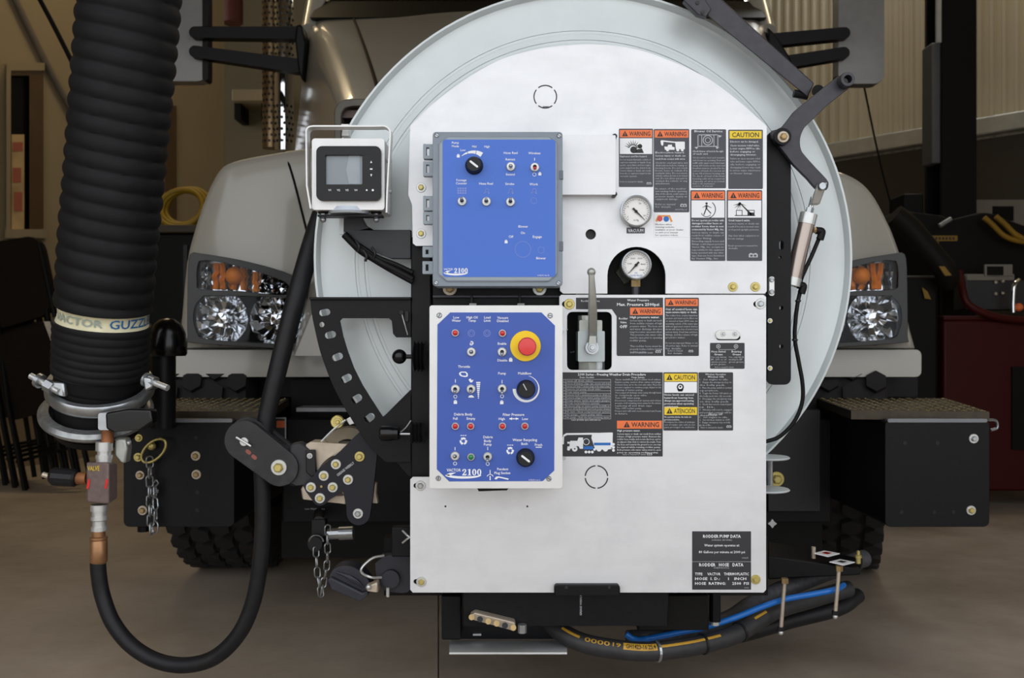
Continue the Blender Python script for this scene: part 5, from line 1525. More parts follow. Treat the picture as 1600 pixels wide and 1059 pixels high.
# bearing bracket: a Y of three arms with its bolts
o_ = [(575, 664), (590, 676), (590, 700), (586, 740), (582, 778), (578, 808)] + arc(560, 802, 18.5, 0, -180, 10) + [(541, 790), (536, 768), (516, 780)] + arc(500, 778, 12, -50, -130, 5) + [(478, 768), (473, 758), (488, 745), (500, 730), (530, 706), (556, 680)]
MB().prism(o_, (), yg - .012, .014).build('bearing_bracket', mat('bracket_blueblack', (26, 26, 34), .5, spec=.3), HG, bevel=.002)
for (x, y_, r, me) in ((562, 713, 8, BOLTG), (525, 725, 8, BOLT), (506, 743, 8, BOLT), (486, 761, 8, BOLT), (520, 761, 8, BOLT), (544, 749, 8, BOLT), (500, 778, 8, BOLT), (559.5, 802, 8, BOLTS)):
    bolt(HG, x, y_, yg - .012, r, me)
MB().disc(502, 760, yg - .014, 2, .004, 8).build('grease_point', 'brass', HG)
b = MB(); b.text('GREASE WEEKLY', 541, 734, 3.8, yg - .0126, 'c', w=33, rot=38, bold=.012); b.build('lettering', 'greytext', HG, fix=False)
MB().prism([(582, 754), (588, 756), (587, 772), (590, 786), (582, 786), (580, 770)], (), yg + .02, .02).build('side_clip', 'tan', HG)
b = MB(); b.text('Low Maintenance', 492, 796, 2.6, BY + .40, 'c', w=31); b.build('lettering', 'greytext', bump, fix=False)

# ------------------------------------------------------------------ fat vacuum hose
VH = thing('vacuum_hose', 'fat black corrugated vacuum hose hanging at the left', 'hose', W(157, 675, .28))
ctr = [(214, -560, .06), (212, -400, .06), (209, -240, .07), (206, -90, .10), (202, 0, .12), (196, 80, .14), (190, 150, .16), (184, 220, .18), (178, 290, .20), (171, 360, .22), (166, 425, .24), (162, 480, .26), (159, 530, .275), (157, 580, .295)]
C3 = spline([W(x, y_, yy) for x, y_, yy in ctr], 40)
LEN = [0]
for i in range(1, len(C3)):
    LEN.append(LEN[-1] + (C3[i] - C3[i - 1]).length)
def at_len(l):
    for i in range(1, len(LEN)):
        if LEN[i] >= l:
            t = (l - LEN[i - 1]) / (LEN[i] - LEN[i - 1])
            return C3[i - 1].lerp(C3[i], t), (C3[i] - C3[i - 1]).normalized()
    return C3[-1], (C3[-1] - C3[-2]).normalized()
def corr(l0, l1, R, amp, pitch, n=44, per=9, helix=True):
    b = MB()
    rings = []
    N = max(4, int((l1 - l0) / pitch * per))
    for i in range(N + 1):
        p, t = at_len(l0 + (l1 - l0) * i / N)
        u = Vector((1, 0, 0))
        u = (u - t * u.dot(t)).normalized()
        w = t.cross(u)
        ring_ = []
        for k in range(n):
            a = 2 * math.pi * k / n
            ph = ((l0 + (l1 - l0) * i / N) / pitch + (k / n if helix else 0)) % 1.0
            r = R - amp + amp * abs(math.sin(math.pi * ph)) ** .7
            ring_.append(p + (u * math.cos(a) + w * math.sin(a)) * r)
        rings.append(ring_)
    return b.loft(rings)
TOT = LEN[-1]
RH = 0.104
lab = next(LEN[i] for i in range(len(C3)) if C3[i].z < W(0, 478, .25).z)
corr(0, lab, RH, .0065, .0355).build('hose_body', 'rubber', VH, smooth=60)
lb1 = lab + .037
corr(lb1, TOT, RH, .003, .0165).build('ribbed_cuff', 'rubber', VH, smooth=60)
# label band, with printed words wrapped round it
def band(l0, l1, R0, name, m, bulge=0.003):
    rings = []
    for i in range(5):
        p, t = at_len(l0 + (l1 - l0) * i / 4)
        u = Vector((1, 0, 0)); u = (u - t * u.dot(t)).normalized(); w = t.cross(u)
        r = R0 - bulge * math.sin(math.pi * i / 4)
        rings.append([p + (u * math.cos(2 * math.pi * k / 48) + w * math.sin(2 * math.pi * k / 48)) * r for k in range(48)])
    return MB().loft(rings, cap=False).build(name, m, VH, smooth=50)
lb = band(lab - .001, lb1 + .001, RH - .006, 'label_band', 'cream', .005)
def wrap_text(s, a0, width, h, m):
    vs_, fs_ = glyphs(s, .012, 2)
    x0, x1 = min(v[0] for v in vs_), max(v[0] for v in vs_)
    out_ = []
    for x, y_ in vs_:
        a = math.radians(a0) + (x - x0) / (x1 - x0) * math.radians(width)
        p, t = at_len(lab + .0185 + h / 2 - y_ / .682 * h)
        u = Vector((1, 0, 0)); u = (u - t * u.dot(t)).normalized(); w = t.cross(u)
        fwd = w if w.y < 0 else -w
        out_.append(p + (u * math.sin(a) + fwd * math.cos(a)) * (RH - .006 - .0012))
    MB().add(out_, fs_).build('lettering', m, lb, fix=False)
wrap_text('VACTOR', -52, 74, .018, 'bandgrey')
wrap_text('GUZZLER', 30, 82, .021, 'bandblue')
# clamp ring, dark neck and lower band clamp
pe, te = at_len(TOT)
nrm = Vector((te.x, te.y + .22, te.z)).normalized()
cu = W(157, 604, .295)
MB().cyl(pe - te * .01, cu + nrm * .06, RH - .006, n=40).build('neck', 'cuff', VH, smooth=40)
cr = MB().lathe([(RH - .004, -.014), (RH + .008, -.014), (RH + .012, -.008), (RH + .012, .008), (RH + .008, .014), (RH - .004, .014)], cu, nrm, 48).build('clamp_ring', 'steel', VH, smooth=40)
for (xa, ya, xb, yb, yy) in ((48, 587, 92, 612, .22), (226, 592, 262, 606, .22)):
    pa, pb = W(xa, ya, yy), W(xb, yb, yy - .02)
    MB().cyl(pa, pb, .007, n=12).build('clamp_bolt', 'bright', cr, smooth=40)
    q = pa.lerp(pb, .55 if xa < 100 else .2)
    MB().cyl(q, q + (pb - pa) * .25, .014, n=6).build('clamp_nut', 'steel', cr)
    q = pa.lerp(pb, .25 if xa < 100 else .05)
    MB().cyl(q, q + (pb - pa) * .12, .016, n=16).build('clamp_washer', 'steel', cr, smooth=40)
MB().prism([(78, 596), (100, 598), (102, 620), (90, 618), (76, 608)], (), .20, .05).build('clamp_lug', 'steel', cr, bevel=.004)
MB().prism([(222, 588), (236, 590), (238, 606), (226, 612)], (), .20, .05).build('clamp_lug', 'steel', cr, bevel=.004)
cl2 = W(151, 642, .30)
MB().cyl(cu, cl2 + nrm * .035, RH - .010, n=40).build('end_neck', 'cuff', VH, smooth=40)
lc = MB().lathe([(RH - .006, -.012), (RH + .010, -.011), (RH + .018, -.003), (RH + .018, .003), (RH + .010, .011), (RH - .006, .012)], cl2, nrm, 48).build('band_clamp', mat('worn_clamp', (150, 152, 152), .3, .7, .25, 60), VH, smooth=40)
MB().rbox(153, 645, 176, 672, 4, .155, .03).build('latch_hinge', 'steel', lc, bevel=.004)
MB().prism([(164, 645), (200, 639), (236, 640), (239, 660), (225, 670), (176, 676), (165, 670)], (), .15, .035).build('latch_lever', 'gloss', lc, bevel=.006, seg=3)
MB().lathe([(0, 0), (RH - .012, 0), (RH - .004, -.02), (0, -.02)], cl2 + nrm * .045, nrm, 40).build('end_cap', 'cuff', VH, smooth=40)

# ------------------------------------------------------------------ tee valve hanging under the hose end
TV = thing('tee_valve', 'brown tee valve block hanging below the clamped hose end', 'valve', W(155, 828, .2))
yv = .19
s = S(yv)
MB().cyl(W(168, 692, yv), W(168, 660, yv), 9 * s, n=20).build('rusty_nipple', 'rust', TV, smooth=40)
b = MB()
for (ya, yb, r) in ((704, 690, 13), (710, 704, 10.5), (716, 710, 13), (722, 716, 12)):
    b.cyl(W(163, ya, yv), W(163, yb, yv), r * s, n=18)
b.build('upper_coupling', 'bright', TV, smooth=30)
MB().prism([(178, 684), (196, 684), (199, 700), (196, 724), (186, 722), (178, 712)], (), yv + .01, .03).build('cam_elbow', 'cast', TV, bevel=.007, seg=3)
MB().sphere(W(201, 691, yv + .02), .006, 10).build('elbow_pin', 'bright', TV)
p0 = W(135, 722, yv - .02)
blk = MB().hexa([W(135, 722, yv - .02), W(170, 722, yv - .03), W(170, 788, yv - .03), W(135, 785, yv - .02), W(143, 720, yv + .05), W(184, 724, yv + .02), W(184, 778, yv + .02), W(143, 784, yv + .05)]).build('valve_block', mat('brown_cast_block', (112, 96, 92), .55, .2, .15, 90, .08), TV, bevel=.004)
b = MB(); b.text('VALVE', 146, 735, 7, yv - .0265, 'c', w=19, bold=.02); b.build('lettering', mat('yellow_paint_mark', (206, 176, 40), .5), blk, fix=False)
for x in (138, 166):
    MB().prism(slot(x, 756, 16, 4, 80), (), yv - .031 if x > 150 else yv - .0225, .001).build('red_mark', 'redlens', blk)
MB().cyl(W(136, 747, yv), W(118, 747, yv), 9.5 * s, n=16).build('side_stem', 'rust', TV, smooth=40)
b = MB().lathe([(0, 0), (11 * s, .0), (14 * s, .004), (14.5 * s, .050), (11 * s, .058), (0, .058)], W(120, 747, yv - .005), (-1, .1, .06), 12)
b.build('valve_knob', 'dark', TV, smooth=25)
MB().cyl(W(77, 744, yv - .005), W(67, 741, yv - .005), .006, n=10).build('knob_tip', 'tan', TV, smooth=40)
b = MB()
for (ya, yb, r) in ((798, 788, 13), (806, 798, 11), (812, 806, 12.5), (824, 813, 10), (829, 822, 12)):
    b.cyl(W(155, ya, yv), W(155, yb, yv), r * s, n=18)
b.build('lower_coupling', 'bright', TV, smooth=30)

# ------------------------------------------------------------------ black water hose: from the valve, round a loop, through the guide, onto the reel
WH = thing('water_hose', 'black rubber water hose hanging in a wide loop', 'hose', W(290, 1052, .15))
pts = [(153, 870, yv), (154, 895, yv), (160, 930, yv), (176, 972, .18), (205, 1008, .17), (245, 1032, .16), (290, 1039, .15), (335, 1027, .14), (372, 992, .13), (394, 945, .125), (405, 890, .12), (410, 830, .115), (410, 770, .11), (409, 720, .11), (415, 660, .115), (431, 590, .12), (451, 510, .13), (472, 432, .15), (492, 365, .18), (512, 310, .22), (540, 260, .26)]
MB().tube([W(*p) for p in pts], lambda t: .0165 + .004 * max(0, min(1, (t - .62) * 5)), 18, 6).build('hose', 'rubber2', WH, smooth=60)
b = MB().lathe([(10.5 * s, 0), (12 * s, .003), (13.2 * s, .006), (13.2 * s, .050), (12 * s, .052), (13.4 * s, .054), (13.4 * s, .058), (10 * s, .060), (10 * s, .072), (0, .072)], W(154, 881, yv), (0, 0, 1), 22)
b.build('ferrule', mat('bronze_ferrule', (166, 124, 88), .4, .7, .15, 60), WH, smooth=40)

# ------------------------------------------------------------------ pin and chain on the left bumper box
def chain(parent, pts, L, wire, name='chain_link'):
    P = spline(pts, 30)
    ln = [0]
    for i in range(1, len(P)):
        ln.append(ln[-1] + (P[i] - P[i - 1]).length)
    n_ = max(2, int(ln[-1] / (L * .78)))
    bm_ = MB()
    ring_ = [Vector((math.cos(a) * L * .28, 0, math.sin(a) * L * .28 + (L * .22 if math.sin(a) > 0 else -L * .22))) for a in [2 * math.pi * k / 12 for k in range(13)]]
    bm_.tube(ring_, wire, 6, 0, caps=False)
    me = bm_.data(name, [M['steel']], smooth=60)
    for k in range(n_ + 1):
        l = ln[-1] * k / n_
        i = next(i for i in range(len(ln)) if ln[i] >= l - 1e-9)
        tdir = (P[min(i + 1, len(P) - 1)] - P[max(i - 1, 0)]).normalized()
        q = tdir.to_track_quat('Z', 'Y').to_matrix().to_4x4() @ Matrix.Rotation(math.radians(0 if k % 2 else 65), 4, 'Z')
        inst(name, me, parent, P[i], 1.0, q.to_euler())
PC = thing('pin_chain', 'lynch pin ring with bright chain on the left bumper box', 'chain', W(236, 830, BY - .02))
yb_ = BY - .025
ov = [(240 + 26 * math.cos(a) * .9 * math.cos(.75) - 13 * math.sin(a) * math.sin(.75), 704 - 26 * math.cos(a) * .9 * math.sin(.75) - 13 * math.sin(a) * math.cos(.75)) for a in [2 * math.pi * k / 24 for k in range(25)]]
MB().tube([W(x, y_, yb_) for x, y_ in ov], .0034, 8, 0).build('pin_ring', 'gold', PC, smooth=60)
MB().sphere(W(237, 697, yb_ + .01), .011, 12).build('pin_head', 'gold', PC, smooth=60)
chain(PC, [W(234, 722, yb_), W(234, 770, yb_), W(236, 826, yb_)], .030, .0022)
chain(PC, [W(243, 824, yb_), W(243, 790, yb_), W(242, 768, yb_)], .030, .0022)
MB().tube([W(240, 754, yb_), W(244, 750, yb_), W(247, 755, yb_), W(241, 762, yb_), (W(240, 768, yb_)), W(245, 770, yb_), W(247, 765, yb_)], .0024, 6).build('s_hook', 'steel', PC, smooth=60)

# ------------------------------------------------------------------ under the guide: capped coupler with chain, plugs

CP = thing('chained_coupler', 'dark hose coupler with dust cap and hanging chain', 'coupler', W(496, 928, .3))
yk = .30
MB().rbox(487, 812, 508, 838, 3, yk, .03).build('coupler_body', 'dark', CP, bevel=.004)
MB().cyl(W(498, 816, yk + .01), W(498, 800, yk + .72), .014, n=12).build('supply_pipe', 'dark', CP, smooth=40)
MB().lathe([(0, -.012), (.016, -.012), (.019, -.006), (.019, .02), (0, .02)], W(494, 848, yk), (0, 1, 0), 24).build('dust_cap', 'dark', CP, smooth=40)
MB().tube([W(494 + 11 * math.cos(a), 846 - 10 * math.sin(a), yk - .012) for a in [math.pi * k / 10 for k in range(11)]], .0025, 6, 0).build('cap_ring', 'steel', CP, smooth=60)
b = MB(); b.cyl(W(512, 834, yk), W(530, 833, yk), .0125, n=10); b.cyl(W(530, 833, yk), W(552, 832, yk), .015, n=14); b.build('hose_nipple', 'steel', CP, smooth=30)
chain(CP, [W(494, 862, yk - .01), W(496, 895, yk - .01), W(501, 924, yk - .01)], .024, .0018)
chain(CP, [W(512, 828, yk - .01), W(511, 880, yk - .01), W(503, 922, yk - .01)], .024, .0018)
PS = thing('plug_socket', 'dark blue grey hinged plug socket low beside the lower plate', 'plug socket', W(560, 940, .1))
yq = .10
MB().prism(smooth_outline([(513, 905), (520, 890), (535, 884), (552, 886), (566, 895), (578, 912), (572, 928), (540, 920)], 3), (), yq, .05).build('cap', 'plug', PS, bevel=.008, seg=3)
MB().prism([(510, 906), (516, 901), (566, 926), (574, 922), (576, 930), (561, 940), (514, 919)], (), yq - .012, .07).build('cap_flange', 'plug', PS, bevel=.004)
for k in range(4):
    MB().tube([W(526 + k * 6, 894 + k * 1.5, yq - .004), W(540 + k * 6, 900 + k * 2.5, yq - .006), (W(552 + k * 5, 910 + k * 2.5, yq - .004))], .0022, 6).build('cap_rib', 'plug', PS)
MB().prism([(570, 917), (590, 909), (591, 926), (573, 924)], (), yq - .03, .03).build('hinge_tab', 'tan', PS, bevel=.003)
MB().sphere(W(576, 917, yq - .032), .006, 10).build('hinge_rivet', 'bright', PS, smooth=60)
sk = MB().prism(smooth_outline([(586, 880), (600, 870), (620, 866), (640, 868), (642, 920), (620, 926), (598, 920), (588, 900)], 3), (), yq + .01, .07).build('socket_body', 'plug', PS, bevel=.008, seg=3)
MB().disc(610, 905, yq - .004, 14, .03, 20).build('socket_mouth', 'plug', sk)
MB().tube([W(600, 868, yq), W(582, 872, yq - .01), (W(566, 886, yq - .02)), W(566, 895, yq - .02), W(580, 902, yq - .02), W(596, 902, yq - .01)], .0028, 6).build('bail_wire', 'bright', PS, smooth=60)
MB().cyl(W(606, 918, yq - .01), W(606, 932, yq - .01), .0035, n=8).build('stud', 'bright', PS)
b = MB(); b.tube([W(629, 829, .04), W(636, 836, .03), W(642, 840, .03)], .002, 6, 0); b.tube([W(629, 848, .04), W(636, 842, .03), W(642, 838, .03)], .002, 6, 0)
MB().pbox(612, 824, 642, 870, .06, .03).build('back_box', 'black', PS, bevel=.002)
b.build('split_pin', 'bright', PS)

# ------------------------------------------------------------------ base frame, step, grease manifold under the plates
BF = thing('base_frame', 'black channel base frame under the lower plate', 'frame', W(880, 985, .1))
MB().pbox(722, 915, 1045, 978, .03, .12).build('channel', 'black', BF, bevel=.003)
MB().pbox(690, 930, 720, 1000, .10, .10).build('side_plate', 'black', BF, bevel=.003)
MB().pbox(996, 930, 1108, 985, .09, .10).build('side_plate', 'machine', BF, bevel=.003)
MB().cyl(W(1117, 970, .12), W(1117, 925, .12), .012, n=12).build('post', 'black', BF)
MB().cyl(W(1117, 976, .12), W(1117, 964, .12), .009, n=10).build('post_cap', 'bright', BF)
b = MB(); b.text('GREASE WEEKLY', 909, 945, 3, .0294, 'c', w=32, rot=90, bold=.01); b.build('lettering', 'greytext', BF, fix=False)
LPx = [W(1200, 820, .3), W(1300, 820, .3)]
MB().pbox(600, 840, 1200, 930, .16, .04).build('rear_plate', 'machine', BF)
ST = thing('step_plate', 'bare metal ledge below the base frame', 'step', W(800, 1022, .06))
MB().hexa([W(702, 1022, .04), W(886, 1022, .04), W(886, 1019, .04), W(702, 1019, .04), W(702, 1003, .17) , W(886, 1003, .17), W(886, 1000, .17), W(702, 1000, .17)]).build('ledge', 'alubox', ST)
MB().pbox(704, 962, 890, 998, .17, .01).build('back_plate', 'black', ST)
MB().pbox(739, 990, 752, 993, .16, .012).build('bright_tab', 'bright', ST)
GM = thing('grease_manifold', 'tilted brass grease manifold with round fittings', 'manifold', W(775, 982, .04))
MB().prism([(734, 962), (738, 968), (800, 985), (806, 980), (804, 972), (742, 957)], (), .002, .027).build('block', 'tan', GM, bevel=.002)
for k in range(6):
    x, y_ = 737 + k * 13, 964 + k * 3.3
    MB().cyl(W(x, y_, .004), W(x, y_, -.014), .0058, n=12).build('fitting', 'brass' if k not in (1, 4) else 'dark', GM, smooth=40)
MB().cyl(W(816, 975, .016), W(816, 988, .016), .009, n=10).build('end_nut', 'steel', GM)
b = MB(); b.text('GREASE HERE', 770, 961, 2.6, .0286, 'c', w=23, rot=-14); b.build('lettering', 'greytext', GM, fix=False)

# ------------------------------------------------------------------ hydraulic hoses at lower right
HH = thing('striped_hose', 'thick black hose with yellow print under the base frame', 'hose', W(1000, 1030, .08))
pts = [(850, 962, .16), (872, 984, .11), (910, 1004, .08), (960, 1014, .07), (1010, 1018, .07), (1060, 1013, .09), (1110, 1003, .12), (1150, 990, .15), (1182, 970, .19), (1215, 952, .23), (1262, 938, .28), (1325, 920, .36)]
MB().tube([W(*p) for p in pts], .0195, 18, 6).build('hose', mat('grey_hose_rubber', (42, 42, 44), .55, 0, .2, 60, .05), HH, smooth=60)
HP = spline([W(*p) for p in pts], 24)
def stripe(i0, i1, w, m, name='stripe'):
    vs_, fs_ = [], []
    for i in range(i0, i1 + 1):
        t = (HP[min(i + 1, len(HP) - 1)] - HP[i - 1]).normalized()
        up = Vector((0, -.72, .69)); up = (up - t * up.dot(t)).normalized()
        sd = t.cross(up)
        c_ = HP[i] + up * .0197
        vs_ += [c_ + sd * w - up * (.0198 - math.sqrt(max(0, .0198 ** 2 - w * w))), c_ + up * .0003, c_ - sd * w - up * (.0198 - math.sqrt(max(0, .0198 ** 2 - w * w)))]
    for i in range(i1 - i0):
        fs_ += [(i * 3, i * 3 + 1, i * 3 + 4, i * 3 + 3), (i * 3 + 1, i * 3 + 2, i * 3 + 5, i * 3 + 4)]
    return MB().add(vs_, fs_).build(name, m, HH, fix=True)
stripe(30, 46, .0028, 'ystripe'); sx = stripe(78, 102, .0072, 'ystripe', 'print_patch'); stripe(104, 150, .0028, 'ystripe'); stripe(186, 200, .0028, 'ystripe')
def hose_text(s_, i0, i1, h, m, lift=.0201):
    vs_, fs_ = glyphs(s_, .012, 2)
    x0, x1 = min(v[0] for v in vs_), max(v[0] for v in vs_)
    o2 = []
    for x, y_ in vs_:
        f_ = i0 + (x - x0) / (x1 - x0) * (i1 - i0)
        i = int(f_)
        p = HP[i].lerp(HP[i + 1], f_ - i)
        t = (HP[i + 1] - HP[i - 1]).normalized()
        up = Vector((0, -.72, .69)); up = (up - t * up.dot(t)).normalized()
        sd = up.cross(t)
        if sd.z < 0:
            sd = -sd
        a = (y_ - .34) / .682 * h / lift
        o2.append(p + (up * math.cos(a) + sd * math.sin(a)) * lift)
    MB().add(o2, fs_).build('lettering', m, HH, fix=False)
hose_text('0000', 50, 68, .009, 'ystripe'); hose_text('19', 70, 76, .008, 'ystripe'); hose_text('GH1423-16 25.4', 80, 101, .009, 'ink', .0206)
for i in (104, 138, 172):
    t = (HP[i + 1] - HP[i - 1]).normalized()
    MB().lathe([(.0200, -.003), (.0218, -.0025), (.0218, .0025), (.0200, .003)], HP[i], t, 20).build('cable_tie', 'dark' if i != 104 else 'steel', HH)
H2 = thing('braided_hose', 'grey black braided hose running beside the striped hose', 'hose', W(1080, 1000, .2))
MB().tube([W(980, 1000, .16), W(1040, 996, .17), W(1090, 985, .2), (W(1140, 968, .24)), W(1175, 945, .28), W(1230, 918, .34), W(1300, 890, .42), W(1350, 872, .5)], .021, 16).build('hose', mat('braid_grey', (66, 66, 70), .6, 0, .3, 120), H2, smooth=60)
H3 = thing('blue_hose', 'bright blue air hose passing behind the two tie rods', 'hose', W(1200, 960, .3))
MB().tube([W(978, 990, .12), W(990, 998, .12), W(1010, 998, .14), W(1060, 988, .14), W(1100, 980, .14), W(1150, 964, .15), W(1190, 948, .17), W(1226, 936, .19), W(1270, 928, .19), W(1305, 921, .19), W(1318, 914, .24)], .0065, 10).build('tube', 'bluehose', H3, smooth=60)
H4 = thing('lower_hose', 'black sagging hose at the far lower right of the hose bundle', 'hose', W(1250, 985, .3))
MB().tube([W(1120, 1000, .24), W(1180, 985, .26), W(1240, 968, .3), W(1310, 950, .34), W(1340, 930, .4)], .018, 14).build('hose', 'rubber2', H4, smooth=60)
for (x0, y0, x1, y1, lb_) in ((1226, 905, 1220, 985, 'brass coloured tie rod nearer the lower plate corner'), (1311, 886, 1305, 960, 'brass coloured tie rod farther right of the lower plate')):
    t = thing('tie_rod', lb_, 'rod', W(x1, y1, .17), 'tie rods clamping the hoses')
    MB().cyl(W(x1, y1, .17), W(x0, y0, .17), .0042, n=10).build('rod', 'tan', t, smooth=40)
    MB().cyl(W(x0, y0 + 6, .17), W(x0, y0 - 2, .17), .008, n=6).build('nut', 'brass', t)
    MB().cyl(W(x1, y1 - 6, .17), W(x1, y1, .17), .007, n=6).build('nut', 'dark', t)
    MB().sphere(W(x1, y1 + 3, .17), .0055, 10).build('rod_end', 'bright', t, smooth=60)
PB = thing('pivot_bracket', 'black low bracket arm with two white diamond tags at right', 'bracket', W(1290, 900, .35))
MB().hexa([W(1200, 868, .30), W(1344, 888, .30), W(1344, 898, .30), W(1200, 905, .30), W(1200, 845, .45), W(1348, 872, .45), W(1348, 884, .45), W(1200, 895, .45)]).build('arm', 'black', PB, bevel=.003)
for (x, y_, m_) in ((1292, 865, 'redlens'), (1316, 878.5, 'ink')):
    q = [W(x - 20, y_, .285), W(x + 2, y_ + 5, .275), W(x + 20, y_ + .5, .325), W(x - 4, y_ - 4, .335)]
    up = Vector((0, 0, .002))
    tg = MB().hexa([q[0] + up, q[1] + up, q[1], q[0], q[3] + up, q[2] + up, q[2], q[3]]).build('diamond_tag', 'white', PB)
    c_ = sum(q, Vector()) / 4 + up * 1.3
    MB().add([c_ + (p - c_ + up * 1.3) * .42 for p in q], [(0, 1, 2, 3)]).build('symbol', m_, tg, fix=False)
MB().cyl(W(1271, 872, .3), W(1271, 854, .3), .005, n=8).build('stud', 'tan', PB)
MB().lathe([(.006, 0), (.006, .012), (.008, .013), (.008, .018), (.004, .02), (.004, .028), (0, .03)], W(1341, 880, .33), (0, 0, 1), 12).build('grease_nipple', 'gold', PB, smooth=40)
MB().prism(smooth_outline([(1204, 815), (1207, 811), (1210, 815), (1214, 818), (1210, 821), (1207, 825), (1204, 821), (1200, 818)], 2), (), .1, .006).build('wing_nut', 'steel', PB)

# ------------------------------------------------------------------ background at the left
# stack of folded black chairs leaning on one another
names = ['leftmost folded black chair, cut by the picture edge', 'second folded black chair from the picture\'s left edge', 'third folded black chair in the leaning row', 'fourth folded black chair in the leaning row', 'folded black chair nearest the fat hose']
def chair_parts():
    bk = MB().prism([(p[0], p[1]) for p in rrect(-.21, -1.36, .21, -.92, .10, 5)], (), 0, .035, wfn=lambda x, y_, d_: Vector((x, 0, -y_)))
    st = MB().prism(rrect(-.20, -.88, .20, -.42, .04, 4), (), 0, .03, wfn=lambda x, y_, d_: Vector((x, -.03, -y_)))
    lg = MB().tube([Vector((0, 0, 0)), Vector((0, 0, .6)), Vector((0, 0, 1.3))], .014, 8, 0)
    lg2 = MB().tube([Vector((0, -.06, 0)), Vector((0, -.05, .5)), Vector((0, 0, .95))], .013, 8, 0)
    br = MB().cyl((-.2, -.03, .2), (.2, -.03, .2), .009, n=8)
    return [(nm, x.data(nm, [M['chair'] if nm in ('backrest', 'seat') else M['machine']], smooth=40), off) for nm, x, off in (('backrest', bk, 0), ('seat', st, 0), ('leg', lg, -.2), ('leg', lg, .2), ('rear_leg', lg2, -.16), ('rear_leg', lg2, .16), ('stretcher', br, 0))]
CPX = chair_parts()
for k in range(5):
    base = Vector((-2.80 + k * .10, 3.62 - k * .09, 0))
    t = t_last = thing('folding_chair', names[k], 'chair', base, 'folded chairs leaning in a row at left')
    t.rotation_euler = (0, math.radians(-11 - k * .8), math.radians(-14))
    for nm, me, off in CPX:
        o = bpy.data.objects.new(nm, me)
        COL.objects.link(o)
        o.parent = t
        o.location = (off, 0, 0)
# dark cabinet with a coil of yellow hose
cb = thing('dark_cabinet', 'dark cabinet between the fat hose and the white fender', 'cabinet', (W(285, 700, 3.2).x, 3.2, 0))
xa, xb = W(232, 0, 3.0).x, W(350, 0, 3.0).x
zt = W(0, 352, 3.0).z
MB().box((xa, 3.0, 0), (xb, 3.6, zt - .04)).build('body', 'machine', cb, bevel=.01)
MB().box((xa - .03, 2.97, zt - .04), (xb + .03, 3.63, zt)).build('top', mat('cabinet_top', (64, 54, 40), .6), cb, bevel=.006)
MB().box(((xa + xb) / 2 - .01, 2.985, .1), ((xa + xb) / 2 + .01, 3.0, zt - .1)).build('door_gap', 'ink', cb)
yc_ = thing('hose_coil', 'coil of yellow hose on the dark cabinet', 'hose coil', Vector(((xa + xb) / 2, 3.25, zt)))
for k in range(5):
    R = .118 - .010 * (k % 2)
    c_ = Vector((W(282, 0, 3.28).x + .006 * k, 3.28, zt + .125 + .003 * k))
    pts = [c_ + Vector((math.cos(a) * R, math.sin(a) * .05 + .012 * k, math.sin(a) * R * .9)) for a in [2 * math.pi * q / 30 for q in range(31)]]
    MB().tube(pts, .014, 8, 0).build('hose_turn', 'yhose', yc_, smooth=60)
slat = (MB().hexa([W(68, 502, 2.4), W(78, 502, 2.4), W(90, 545, 2.4), W(84, 545, 2.4), W(68, 502, 2.42), W(78, 502, 2.42), W(90, 545, 2.42), W(84, 545, 2.42)]).build('wooden_slat', 'tan', loc=W(84, 545, 2.4)))
bpy.context.view_layer.update()
slat.parent = t_last
slat.matrix_parent_inverse = t_last.matrix_world.inverted()

# ------------------------------------------------------------------ background at the right
CT = thing('tool_cart', 'red metal service cart at the right edge', 'cart', (W(1560, 700, 2.7).x, 2.8, 0))
yx = 2.7
X0, X1 = W(1474, 0, yx).x, W(1690, 0, yx).x
zb, zt_ = W(0, 768, yx).z, W(0, 500, yx).z
MB().box((X0, yx, max(.08, zb)), (X1, yx + .28, zt_)).build('cabinet', 'cart', CT, bevel=.012)
MB().box((X0 + .32, yx - .012, zb + .2), (X0 + .55, yx, zt_ - .22)).build('dark_panel', 'machine', CT)
MB().tube([W(1499, 425, yx + .05), W(1504, 452, yx), W(1512, 474, yx - .02), W(1540, 490, yx - .03), W(1580, 499, yx - .03), W(1640, 502, yx - .03)], .018, 10).build('tray_rim', 'cart', CT, smooth=60)
MB().box((X0, yx, zt_), (X1, yx + .28, zt_ + .02)).build('tray_floor', 'cart', CT, bevel=.004)
for x in (X0 + .06, X1 - .06):
    for yy in (yx + .05, yx + .23):
        MB().cyl((x, yy - .018, .045), (x, yy + .018, .045), .045, n=16).build('caster', 'machine', CT, smooth=40)
        MB().box((x - .02, yy - .02, .06), (x + .02, yy + .02, max(.09, zb) + .01)).build('caster_fork', 'machine', CT)
GP = thing('valve_unit', 'dark grey valve unit with knobs in the red tray', 'control unit', W(1560, 486, yx + .15))
MB().pbox(1508, 438, 1620, 484, yx + .12, .13).build('unit_body', mat('unit_grey', (46, 46, 48), .5), GP, bevel=.008)
MB().pbox(1510, 428, 1586, 438, yx + .12, .13).build('unit_lid', 'board', GP, bevel=.006)
nl = MB().pbox(1539, 413, 1582, 431, yx + .11, .012).build('name_plate', 'board', GP)
MB().rect(1542, 416, 1568, 430, yx + .1085).build('print', 'machine', nl, fix=False)
for (x, y_) in ((1556, 441), (1567, 439), (1556, 459), (1567, 458)):
    MB().sphere(W(x, y_, yx + .11), .010, 10).build('knob', 'tan', GP, smooth=60)
MB().tube([W(1592, 438, yx + .02), W(1585, 446, yx), W(1583, 470, yx), W(1583, 488, yx)], .012, 10).build('chrome_pipe', 'chrome', GP, smooth=60)
MB().sphere(W(1592, 480, yx), .02, 12).build('orange_cap', 'orange', GP, smooth=60)
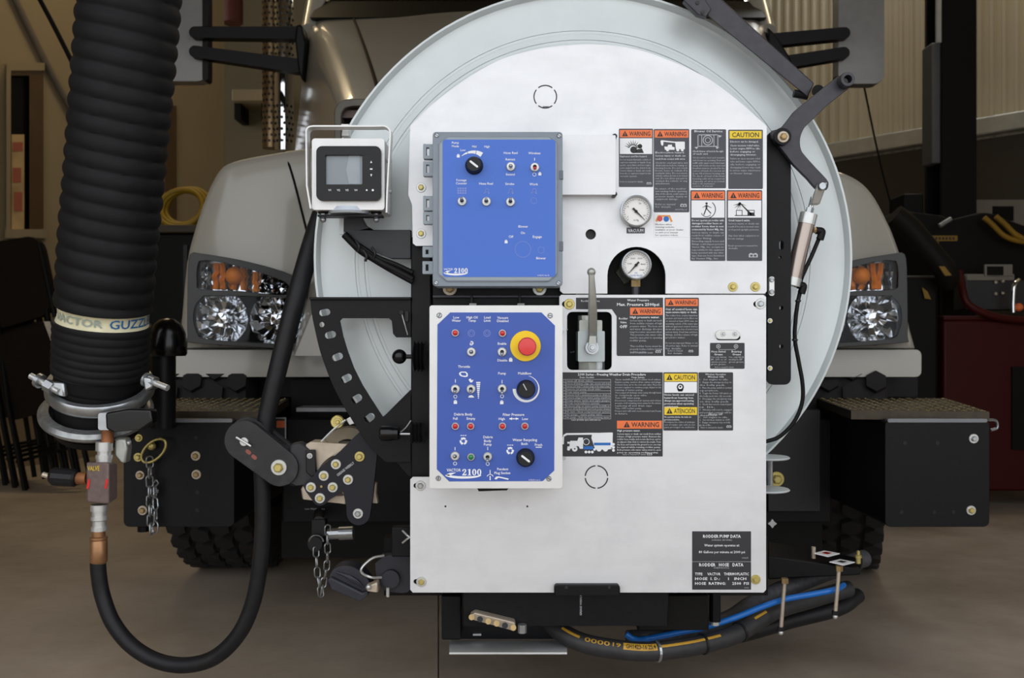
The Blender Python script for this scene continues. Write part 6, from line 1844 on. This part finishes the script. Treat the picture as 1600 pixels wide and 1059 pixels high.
BU = thing('black_machine', 'bulky black machine with yellow labels behind the right headlight', 'machine', (W(1500, 600, 2.6).x, 3.0, 0))
yb2 = 3.0
b = MB().prism(smooth_outline([(1395, 340), (1408, 328), (1432, 332), (1470, 336), (1490, 342), (1530, 332), (1560, 336), (1600, 352), (1680, 360), (1680, 440), (1500, 440), (1470, 420), (1430, 390)], 2), (), yb2, .5)
b.build('body', 'machine', BU, bevel=.02)
MB().tube([W(1396, 336, 2.5), W(1420, 355, 2.5), W(1448, 388, 2.5), (W(1478, 424, 2.5)), W(1480, 440, 2.55)], .052, 14).build('boom_hose', mat('boom_brown', (24, 20, 16), .6, spec=.2), BU, smooth=60)
MB().box((W(1410, 0, 2.6).x, 2.6, 0), (W(1468, 0, 2.6).x, 3.0, W(0, 430, 2.6).z)).build('cabinet', 'machine', BU, bevel=.02)
MB().pbox(1412, 302, 1444, 345, yb2 + .1, .2).build('stack', 'machine', BU, bevel=.01)
MB().prism([(1467, 416), (1476, 416), (1487, 430), (1477, 431)], (), 2.44, .004).build('yellow_tag', 'mark', BU)
MB().prism([(1441, 449), (1449, 455), (1455, 468), (1445, 466)], (), 2.58, .004).build('yellow_tag', 'mark', BU)
yl = MB().pbox(1441, 368, 1496, 376.5, yb2 - .006, .008).build('label_strip', 'mark', BU)
MB().pbox(1442, 377.5, 1467, 387.5, yb2 - .006, .008).build('label_strip', 'mark', BU)
b = MB()
for k in range(9):
    b.rect(1445 + k * 5.4, 370.5, 1448.4 + k * 5.4, 374.5, yb2 - .0068)
b.build('print', 'ink', yl, fix=False)
MB().tube([W(1468, 353, 2.9), W(1486, 342, 2.9)], .012, 8, 0).build('rod', 'steel', BU, smooth=60)
for (pts) in ([(1538, 340), (1552, 352), (1566, 366), (1582, 374), (1610, 380)], [(1556, 338), (1570, 350), (1584, 364), (1600, 374)]):
    MB().tube([W(x, y_, 2.92) for x, y_ in pts], .014, 8).build('yellow_line', 'mark', BU, smooth=60)
sb = thing('wall_board', 'grey board with faded black lettering on the wall behind the column', 'board', W(1560, 345, 3.9))
MB().pbox(1516, 312, 1640, 352, 3.95, .02).build('panel', 'board', sb)
MB().pbox(1551, 322, 1584, 345, 3.945, .004).build('faded_print', 'machine', sb)
tag(MB().tube([W(1349, 130, 3.2), W(1372, 240, 3.2), W(1392, 320, 3.2)], .005, 6).build('hanging_wire', 'machine', smooth=60, loc=W(1349, 130, 3.2)), 'thin dark wire hanging below the right mirror', 'wire')
bpy.data.objects.remove(TXTOBJ)
